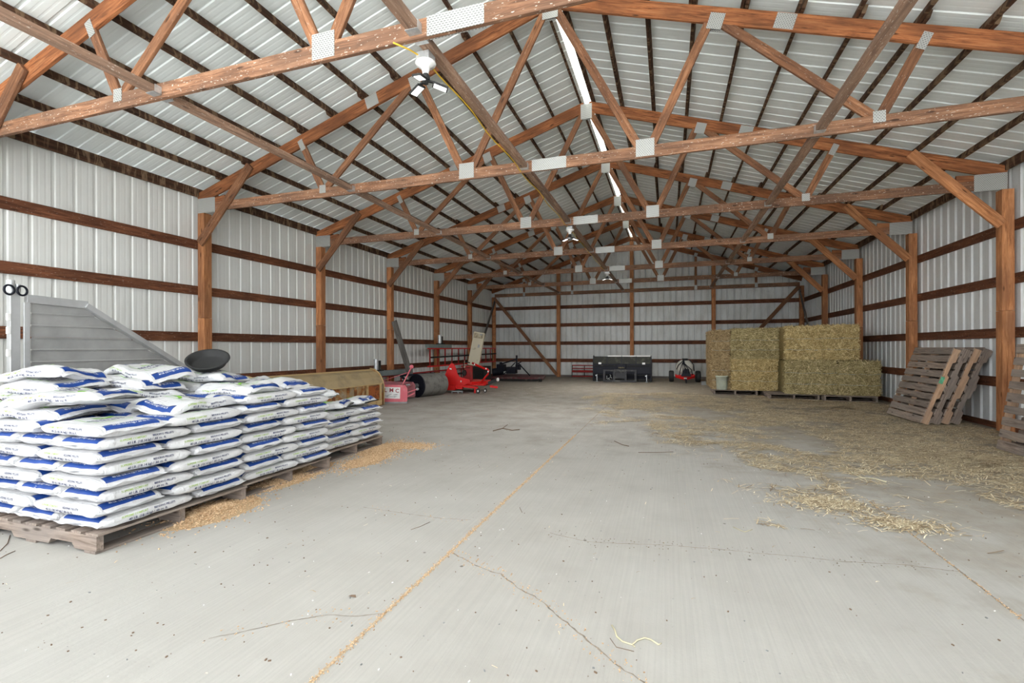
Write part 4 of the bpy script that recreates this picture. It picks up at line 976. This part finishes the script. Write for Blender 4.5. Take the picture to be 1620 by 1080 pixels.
# ------------------------------------------------------------------ sprayer cart
t = thing('sprayer_cart', 'small red tow-behind sprayer with white tank and black tyres', 'sprayer', (0.53, 17.7, 0))
for s in (-1, 1):
    w = thing('wheel', None, None); w.parent = t; w.location = (s * 0.44 - 0.01, 0.1, 0.20)
    m = MB(); Ry = Matrix.Rotation(PI / 2, 3, 'Y'); m.lathe([(0.10, -0.085), (0.17, -0.085), (0.195, -0.06), (0.20, 0.0), (0.195, 0.06), (0.17, 0.085), (0.10, 0.085)], (0, 0, 0), 32, Ry); m.build('tyre', M_RUBBER, w)
    m = MB(); m.cyl((-0.06, 0, 0), (0.06, 0, 0), 0.105, 24); m.build('rim', M_BLACKDUST, w)
m = MB(); m.lathe([(0.0, -0.32), (0.19, -0.32), (0.25, -0.28), (0.265, -0.2), (0.262, -0.1), (0.27, -0.09), (0.27, 0.09), (0.262, 0.1), (0.265, 0.2), (0.25, 0.28), (0.19, 0.32), (0, 0.32)], (0, 0.12, 0.53), 36, Matrix.Rotation(PI / 2, 3, 'X'), None, 1.1, 0.95); m.build('tank', M_TANKW, t)
m = MB(); m.cyl((0.0, -0.08, 0.76), (0.0, -0.08, 0.83), 0.09, 20); m.bar((-0.06, -0.15, 0.82), (0.12, -0.12, 0.80), 0.03, 0.03); m.build('lid', M_RUBBER, t)
m = MB(); m.bar((-0.30, -0.15, 0.20), (0.0, -0.42, 0.14), 0.06, 0.07); m.bar((0.30, -0.15, 0.20), (0.0, -0.42, 0.14), 0.06, 0.07); m.bar((-0.3, -0.14, 0.22), (0.3, -0.14, 0.22), 0.08, 0.08); m.bar((0.3, -0.14, 0.24), (0.3, 0.4, 0.24), 0.05, 0.05); m.bar((-0.3, -0.14, 0.24), (-0.3, 0.4, 0.24), 0.05, 0.05); m.bar((0.10, -0.15, 0.27), (0.28, -0.15, 0.27), 0.05, 0.06); m.build('chassis', M_RED, t)
m = MB(); m.bar((0, -0.40, 0.14), (0.02, -0.62, 0.08), 0.05, 0.05); m.cyl((0.02, -0.62, 0.0), (0.02, -0.62, 0.1), 0.02, 10); m.build('tongue', M_BLACK, t)
m = MB(); m.box((0, -0.44, 0.16), (0.10, 0.02, 0.035)); m.build('decal', M_PRINTW, t)
m = MB()
for q in range(5):
    x = -0.16 + 0.09 * q
    m.tube([(-0.04, -0.26, 0.76), (-0.06 + x * 0.2, -0.30, 0.66), (x, -0.31, 0.45), (x * 1.2, -0.28, 0.26)], 0.014, 6)
m.tube([(-0.04, -0.26, 0.78), (-0.22, -0.22, 0.60), (-0.28, -0.2, 0.45)], 0.014, 6); m.tube([(0.15, -0.2, 0.78), (0.27, -0.2, 0.62), (0.29, -0.2, 0.40)], 0.016, 6)
m.prism([(-0.14, 0.22), (0.20, 0.22), (0.10, 0.46), (-0.02, 0.50)], (0, -0.27, 0), (1, 0, 0), (0, 0, 1), 0.03)
m.build('hoses', M_BLACK, t)
m = MB(); m.bar((-0.36, 0.0, 0.735), (-0.2, 0.0, 0.745), 0.03, 0.02); m.bar((0.26, 0.0, 0.745), (0.40, 0.0, 0.72), 0.03, 0.02); m.build('boom_stub', M_BLACK, t)
m = MB(); m.box((0, 0, 0.055), (0.20, 0.16, 0.11)); m.box((-0.01, -0.081, 0.065), (0.11, 0.004, 0.05), mat=None); o = m.build('cinder_block', M_GREYSTEEL); o.location = (1.10, 16.6, 0)
tag(o, 'small dark block on the floor between the sprayer and the pail', 'block')

# pail on the left bale pallet
t = thing('pail', 'cloudy white plastic pail on the pallet at the left end of the bales', 'pail', (1.30, 13.40, 0.1225))
m = MB(); m.lathe([(0.0, 0.0), (0.125, 0.0), (0.13, 0.01), (0.143, 0.33), (0.155, 0.335), (0.155, 0.355), (0.146, 0.36), (0.138, 0.355), (0.126, 0.02), (0.0, 0.02)], seg=32); m.build('body', M_PAIL, t)
m = MB(); m.tube([(0.15, -0.0, 0.33), (0.165, -0.05, 0.26), (0.13, -0.11, 0.24), (0.02, -0.17, 0.25), (-0.1, -0.14, 0.28), (-0.152, 0, 0.33)], 0.004, 6); m.build('handle', M_GALV, t)

# ------------------------------------------------------------------ hay bales
def bale(name, x0, x1, y0, y1, z0, z1, body, straw, label, seed, nst=5200, sides=()):
    rnd = random.Random(seed); cx, cy = (x0 + x1) / 2, (y0 + y1) / 2
    t = thing(name, label, 'hay bale', (cx, cy, z0), 0, 'hay bales')
    bm = bmesh.new(); bmesh.ops.create_cube(bm, size=1.0)
    bmesh.ops.subdivide_edges(bm, edges=bm.edges[:], cuts=17, use_grid_fill=True)
    sx, sy, sz = x1 - x0, y1 - y0, z1 - z0
    for v in bm.verts:
        p = Vector((v.co.x * sx, v.co.y * sy, v.co.z * sz + sz / 2))
        q = Vector((p.x + seed, p.y, p.z)); e = 0.03
        d = Vector((v.co.x, v.co.y, v.co.z)); m8 = [abs(c) ** 8 * 256 for c in d]
        over = max(0, (sum(m8) - 1)) * 0.025
        p -= Vector((d.x * over, d.y * over, d.z * over))
        n = noise.noise(q * 4) * 0.022 + noise.noise(q * 13) * 0.012
        nn = Vector([(1 if abs(c) > 0.499 else 0) * math.copysign(1, c) for c in d])
        p += nn * n; p.z = max(0.0, min(sz, p.z)); v.co = p
    me = bpy.data.meshes.new('body'); bm.to_mesh(me); bm.free(); me.materials.append(body)
    o = bpy.data.objects.new('body', me); COL.objects.link(o); o.parent = t
    m = MB()
    area = sx * sz + (sy * sz if sy else 0) * 0.7 + sx * sy * 0.2
    for _ in range(int(nst * area)):
        r = rnd.random()
        if r < sx * sz / area: p = Vector((rnd.uniform(-sx/2, sx/2), -sy/2, rnd.uniform(0, sz))); n = Vector((0, -1, 0))
        elif r < (sx * sz + sx * sy * 0.2) / area: p = Vector((rnd.uniform(-sx/2, sx/2), rnd.uniform(-sy/2, sy/2), sz)); n = Vector((0, 0, 1))
        else:
            s = -1 if rnd.random() < 0.5 else 1
            if s not in sides: continue
            p = Vector((s * sx/2, rnd.uniform(-sy/2, sy/2), rnd.uniform(0, sz))); n = Vector((s, 0, 0))
        L = rnd.uniform(0.03, 0.13); w = rnd.uniform(0.0022, 0.005)
        d = Vector((rnd.gauss(0, 1), rnd.gauss(0, 1), rnd.gauss(0, 0.75))); d -= n * d.dot(n); d = d.normalized() + n * rnd.uniform(-0.05, 0.35)
        c = p + n * rnd.uniform(-0.02, 0.022); a = c - d * L / 2; b = c + d * L / 2
        wv = d.cross(n).normalized() * w
        b.z = max(0.004, b.z); a.z = max(0.004, a.z); mid = c + n * 0.006
        m.add([a - wv, a + wv, mid + wv, mid - wv, b + wv, b - wv], [(0, 1, 2, 3), (3, 2, 4, 5)])
    m.build('straw_ends', straw, t)
    for z in (0.30, 0.62):
        m = MB(); N = 14; m.tube([(-sx/2 + sx * i / N, -sy/2 - 0.022 + 0.006 * math.sin(i * 2.1 + seed), sz * z + 0.008 * math.sin(i)) for i in range(N + 1)], 0.003, 5)
        m.build('twine', M_BLUETWINE, t)
    return t
ZP = 0.1225; ZM = 0.915; ZT = 1.70
bale('hay_bale', 1.06, 1.50, 13.45, 15.2, ZP, ZM, HB_B, HAY_B, 'brown hay bale at the lower left end of the stack, behind the pail', 1, sides=(-1,))
bale('hay_bale', 1.05, 1.50, 13.42, 15.2, ZM, ZT - 0.05, HB_B, HAY_B, 'brown hay bale at the upper left end of the stack', 2, sides=(-1,))
bale('hay_bale', 1.51, 2.56, 13.28, 15.0, ZP, ZM, HB_A, HAY_A, 'hay bale in the bottom row, second from the left', 3)
bale('hay_bale', 1.51, 2.58, 13.25, 15.0, ZM, ZT - 0.02, HB_C, HAY_C, 'darker green hay bale in the top row, second from the left', 4, sides=(1,))
bale('hay_bale', 2.58, 3.62, 12.56, 14.4, ZP, ZM, HB_C, HAY_C, 'dull green hay bale in the bottom row, second from the right', 5)
bale('hay_bale', 2.60, 3.36, 12.62, 14.4, ZM, ZT, HB_A, HAY_A, 'yellowish hay bale in the top row, second from the right', 6)
bale('hay_bale', 3.37, 4.06, 12.60, 14.4, ZM, ZT + 0.015, HB_A, HAY_A, 'hay bale at the top right end of the stack', 7, sides=(1,))
bale('hay_bale', 3.63, 4.42, 12.50, 14.2, ZP, ZM - 0.02, HB_C, HAY_C, 'pale green hay bale at the bottom right end of the stack, open above', 8, sides=(1,))

# ------------------------------------------------------------------ straw litter on the floor
def inpoly(x, y, P):
    r = False; j = len(P) - 1
    for i in range(len(P)):
        if (P[i][1] > y) != (P[j][1] > y) and x < (P[j][0] - P[i][0]) * (y - P[i][1]) / (P[j][1] - P[i][1]) + P[i][0]: r = not r
        j = i
    return r
LP = [(-1.9, 12.9), (-1.6, 9.6), (-0.25, 7.1), (0.35, 5.7), (0.9, 4.9), (0.85, 4.2), (1.15, 3.75), (1.5, 3.9), (2.0, 4.5), (2.5, 4.2), (3.4, 4.0), (4.55, 5.0), (4.55, 12.3), (1.0, 13.2), (0.4, 13.6)]
def straws(m, n, gen, seed, Lr=(0.03, 0.14), w=(0.0016, 0.0038)):
    rnd = random.Random(seed)
    for _ in range(n):
        q = gen(rnd)
        if q is None: continue
        x, y, z = q
        if x > 4.5: continue
        L = rnd.uniform(*Lr) * (1.6 if rnd.random() < 0.12 else 1); ww = rnd.uniform(*w); a = rnd.uniform(0, PI)
        if rnd.random() < 0.5: a = rnd.gauss(0.1, 0.5)
        dx, dy = math.cos(a) * L / 2, math.sin(a) * L / 2; nx, ny = -math.sin(a) * ww, math.cos(a) * ww
        z0, z1 = z + rnd.uniform(0.001, 0.006), z + rnd.uniform(0.001, 0.014); zm = max(z0, z1) * 0.5 + 0.002 + rnd.uniform(0, 0.004) + z * 0.5; bx, by = rnd.gauss(0, L * 0.05), rnd.gauss(0, L * 0.05)
        m.add([(x-dx-nx, y-dy-ny, z0), (x-dx+nx, y-dy+ny, z0), (x+bx+nx, y+by+ny, zm), (x+bx-nx, y+by-ny, zm), (x+dx+nx, y+dy+ny, z1), (x+dx-nx, y+dy-ny, z1)], [(0, 1, 2, 3), (3, 2, 4, 5)])
def gen_field(rnd):
    x, y = rnd.uniform(-2.0, 4.5), 3.6 + 10.0 * rnd.random() ** 1.25
    if not inpoly(x + 0.9 * noise.noise(Vector((x * 1.3, y * 1.3, 9))) + rnd.gauss(0, 0.12), y + 1.2 * noise.noise(Vector((x * 1.1, y * 1.1, 4))) + rnd.gauss(0, 0.15), LP) or x > 4.48: return None
    d = 0.28 + 0.9 * noise.noise(Vector((x * 0.9, y * 0.9, 2))) + 0.8 * noise.noise(Vector((x * 2.7, y * 2.7, 5))) + 0.5 * noise.noise(Vector((x * 7, y * 7, 8)))
    d += 0.45 * min(1, max(0, (x - 1.0) / 2.5)) + (0.15 if y > 10 else 0)
    if y < 5.6 and x < 1.6: d -= 0.12
    if abs(x - 1.9) < 0.5 and y < 5.3: d -= 0.55
    if rnd.random() > d: return None
    return x, y, 0.0
m = MB(); straws(m, 210000, gen_field, 21)
def gen_heap(cx, cy, rx, ry, h):
    def g(rnd):
        r = abs(rnd.gauss(0, 0.5)); a = rnd.uniform(0, 2 * PI)
        return cx + rx * r * math.cos(a), cy + ry * r * math.sin(a), h * max(0, 1 - r) * rnd.random()
    return g
straws(m, 2600, gen_heap(3.05, 6.3, 0.75, 0.7, 0.05), 22, (0.05, 0.2)); straws(m, 2600, gen_heap(3.9, 6.2, 0.7, 0.6, 0.05), 23, (0.05, 0.2)); straws(m, 2400, gen_heap(3.3, 11.0, 0.7, 0.4, 0.07), 24)
straws(m, 2600, gen_heap(3.2, 5.1, 0.8, 0.5, 0.02), 25, (0.05, 0.18)); straws(m, 2500, gen_heap(2.7, 12.1, 1.3, 0.25, 0.05), 26); straws(m, 1500, gen_heap(3.9, 8.7, 0.6, 0.3, 0.03), 27)
straws(m, 1500, gen_heap(1.15, 4.25, 0.42, 0.30, 0.004), 28, (0.02, 0.08)); straws(m, 1000, gen_heap(1.5, 3.9, 0.3, 0.2, 0.004), 29, (0.02, 0.08))
tag(m.build('straw_litter', M_LITTER), 'loose straw and hay scattered over the concrete on the right side', 'straw', kind='stuff')
def gen_chaff(rnd):
    x, y = rnd.uniform(-6.0, 4.4), rnd.uniform(1.3, 18.5)
    return (x, y, 0.0) if rnd.random() < 0.25 + y / 30 and not inpoly(x, y, LP) else None
m = MB(); m._m(M_LITTER); straws(m, 2600, gen_chaff, 31, (0.006, 0.03), (0.001, 0.003)); gr = random.Random(77)
for _ in range(2600):
    x, y = gr.uniform(-5.2, 4.3), 1.2 + 15 * gr.random() ** 1.6; q = gr.uniform(0.0012, 0.0042)
    m.box((x, y, q * 0.5), (q * gr.uniform(1.2, 3), q * 1.3, q), (0, 0, gr.uniform(0, 3)), M_TWIG if gr.random() < 0.6 else (M_GREYSTEEL if gr.random() < 0.5 else M_WHITEPAINT))
tag(m.build('chaff', M_LITTER), 'tiny straw bits and grit sprinkled across the concrete floor', 'chaff', kind='stuff')

# ------------------------------------------------------------------ twigs and twine scraps
def twig(pts, r, mat, name, label, cat, g=None, branch=()):
    m = MB(); m.tube([(x, y, r + 0.001) for x, y in pts], r, 6)
    for b in branch: m.tube([(x, y, r + 0.001) for x, y in b], r * 0.7, 5)
    return tag(m.build(name, mat), label, cat, g)
def wig(p0, p1, n, amp, seed):
    rnd = random.Random(seed); out = []
    for i in range(n + 1):
        f = i / n; out.append((p0[0] + (p1[0] - p0[0]) * f + rnd.uniform(-amp, amp), p0[1] + (p1[1] - p0[1]) * f + rnd.uniform(-amp, amp)))
    return out
CRA = [(-1.237, 2.566), (-1.114, 2.499), (-0.967, 2.424), (-0.859, 2.398), (-0.724, 2.286), (-0.627, 2.234), (-0.528, 2.153), (-0.453, 2.081), (-0.369, 2.009), (-0.277, 1.927), (-0.181, 1.838), (-0.086, 1.779)]
CRB = [(-0.742, 3.029), (-0.483, 2.963), (-0.256, 3.006), (-0.034, 3.058), (0.255, 3.093), (0.497, 3.106), (0.697, 3.127), (0.917, 3.129), (1.237, 3.191), (1.484, 3.177)]
CRC = [(-1.829, 1.489), (-1.708, 1.598), (-1.58, 1.715), (-1.473, 1.792), (-1.353, 1.815), (-1.232, 1.881)]
CRD = [(-2.215, 3.089), (-1.843, 3.063), (-1.531, 3.054), (-1.329, 3.093)]
TWINE = [(-0.239, 2.099), (-0.222, 2.066), (-0.21, 2.023), (-0.184, 1.996), (-0.145, 1.987), (-0.128, 2.023), (-0.099, 2.05), (-0.073, 2.045), (-0.043, 2.02)]
TW1 = [(-2.433, 6.485), (-2.373, 6.73), (-2.186, 6.617), (-2.096, 6.701)]
TW1b = [(-2.373, 6.73), (-2.414, 7.086)]
TW2 = [(-1.636, 2.798), (-1.604, 2.868), (-1.582, 2.961)]
TW3 = [(-1.077, 3.439), (-1.027, 3.339)]
TW4 = [(1.708, 5.631), (1.663, 5.313), (1.681, 5.18), (1.79, 5.17), (1.839, 5.079)]
TW5 = [(0.407, 3.502), (0.467, 3.429), (0.521, 3.492)]
TW6 = [(-0.337, 5.656), (-0.129, 5.722), (0.044, 5.811)]
TW7 = [(-0.672, 6.251), (-0.549, 6.038), (-0.468, 5.984)]
TW8 = [(-3.811, 1.745), (-3.914, 1.828), (-4.071, 1.914)]
TW9 = [(-3.673, 1.682), (-3.705, 1.725), (-3.724, 1.774)]
TW10 = [(-0.236, 2.006), (-0.205, 1.954), (-0.135, 1.948)]
LEAF = [(-1.466, 1.956)]
ST = [(1.244, 2.877), (1.283, 2.852), (1.319, 2.852)]
ms = Mat('sandy_joint', (0.45, 0.34, 0.22), 0.95); nn = ms.noise(ms.coord((1, 1, 1)), 70, 4, 0.7); ms.color(ms.ramp(nn, [(0.35, (0.34, 0.27, 0.19)), (0.65, (0.52, 0.41, 0.28))])); M_JNT = ms.m
def ribbon(name, pts, w, mat, label=None, jitter=0.35, z=0.0012, dens=14, grains=0, seed=0, kind='structure', gmat=None):
    rnd = random.Random(seed); P = [Vector((x, y, 0)) for x, y in pts]; out = []
    for a, b in zip(P[:-1], P[1:]):
        n = max(1, int((b - a).length * dens))
        for i in range(n): out.append(a.lerp(b, i / n))
    out.append(P[-1]); m = MB(); vs = []
    wob = w * 0.8 if name == 'floor_crack' else 0
    for i, p in enumerate(out):
        d = (out[min(i + 1, len(out) - 1)] - out[max(0, i - 1)]).normalized(); n = Vector((-d.y, d.x, 0))
        p = p + n * rnd.uniform(-wob, wob); ww = w * (1 + rnd.uniform(-jitter, jitter)) / 2
        vs += [p + n * ww + Vector((0, 0, z)), p - n * ww + Vector((0, 0, z))]
    m.add(vs, [(2*i, 2*i+1, 2*i+3, 2*i+2) for i in range(len(out) - 1)], mat)
    for _ in range(grains):
        p = out[rnd.randrange(len(out))]; s = rnd.uniform(0.0012, 0.0035)
        m.box((p.x + rnd.gauss(0, w * 0.6), p.y + rnd.uniform(-0.07, 0.07), s / 2 + z), (s * 2, s, s), (0, 0, rnd.uniform(0, 3)), gmat or M_SAW)
    o = m.build(name)
    if kind == 'structure': o['kind'] = 'structure'
    return o
ribbon('trim_1', [(-1.235, 0.6), (-1.235, 6.5)], 0.016, M_JNT, grains=2600, seed=1, dens=25)
ribbon('trim_2', [(-1.235, 6.5), (-1.235, 19.5)], 0.010, M_CRACK, grains=200, seed=2)
ribbon('trim_3', [(1.485, 1.2), (1.485, 4.4)], 0.010, M_CRACK, grains=500, seed=3, dens=25)
for k, (pts, w) in enumerate(((CRA, 0.006), (CRB, 0.0045), (CRC, 0.004), (CRD, 0.004))):
    o = ribbon('floor_crack', pts, w, M_CRACK, grains=(260, 200, 60, 40)[k], seed=5 + k, dens=40, jitter=0.6, kind=None, gmat=(M_SAW if k != 1 else M_CRACK))
    o['kind'] = 'structure'
twig(TWINE, 0.0032, M_TWINE, 'twine_scrap', 'pale frayed twine scrap curled on the concrete near the bottom of the picture', 'twine', None, [[(TWINE[4][0], TWINE[4][1]), (TWINE[4][0] + 0.012, TWINE[4][1] - 0.012)], [TWINE[-1], (TWINE[-1][0] + 0.01, TWINE[-1][1] + 0.014)]])
twig(TW10, 0.0012, M_TWIG, 'twig', 'thin curved brown stem just below the frayed twine scrap', 'twig')
twig(TW1, 0.006, M_TWIG, 'twig', 'forked brown twig in the middle of the floor, right of the far stack', 'twig', None, [TW1b])
twig(TW2, 0.0015, M_TWIG, 'twig', 'thin curved stem on the concrete left of the long sandy joint', 'twig')
twig(TW3, 0.002, M_TWIG, 'twig', 'tiny dark stem on the concrete just right of the long joint', 'twig')
twig(TW4, 0.005, M_TWINE, 'straw_stalk', 'long bright straw stalk curving across the litter', 'straw')
twig(TW5, 0.0025, M_TWINE, 'straw_stalk', 'bent straw stalk alone on the bare concrete', 'straw')
twig(TW6, 0.0028, M_TWIG, 'twig', 'straight brown twig at the left edge of the straw litter', 'twig')
twig(TW7, 0.004, M_TWIG, 'twig', 'short brown twig left of the straight twig by the litter', 'twig')
twig(TW8, 0.0022, M_TWIG, 'twig', 'thin dark twig by the near pallet at the left edge, upper of two', 'twig')
twig(TW9, 0.0022, M_TWIG, 'twig', 'thin dark twig by the near pallet at the left edge, lower of two', 'twig')
m = MB(); m.add([(LEAF[0][0] + a, LEAF[0][1] + b, c) for a, b, c in ((-0.025, 0, 0.002), (-0.008, -0.008, 0.006), (0.022, -0.003, 0.003), (0.01, 0.01, 0.008), (-0.012, 0.008, 0.005))], [(0, 1, 2, 3, 4)])
tag(m.build('dry_leaf', M_TWIG), 'small dry brown leaf on the concrete left of the sandy joint', 'leaf')

for o in bpy.data.objects:
    if o.parent is None and 'label' in o and not (4 <= len(o['label'].split()) <= 16): print('LABEL LENGTH', o.name, len(o['label'].split()), o['label'])
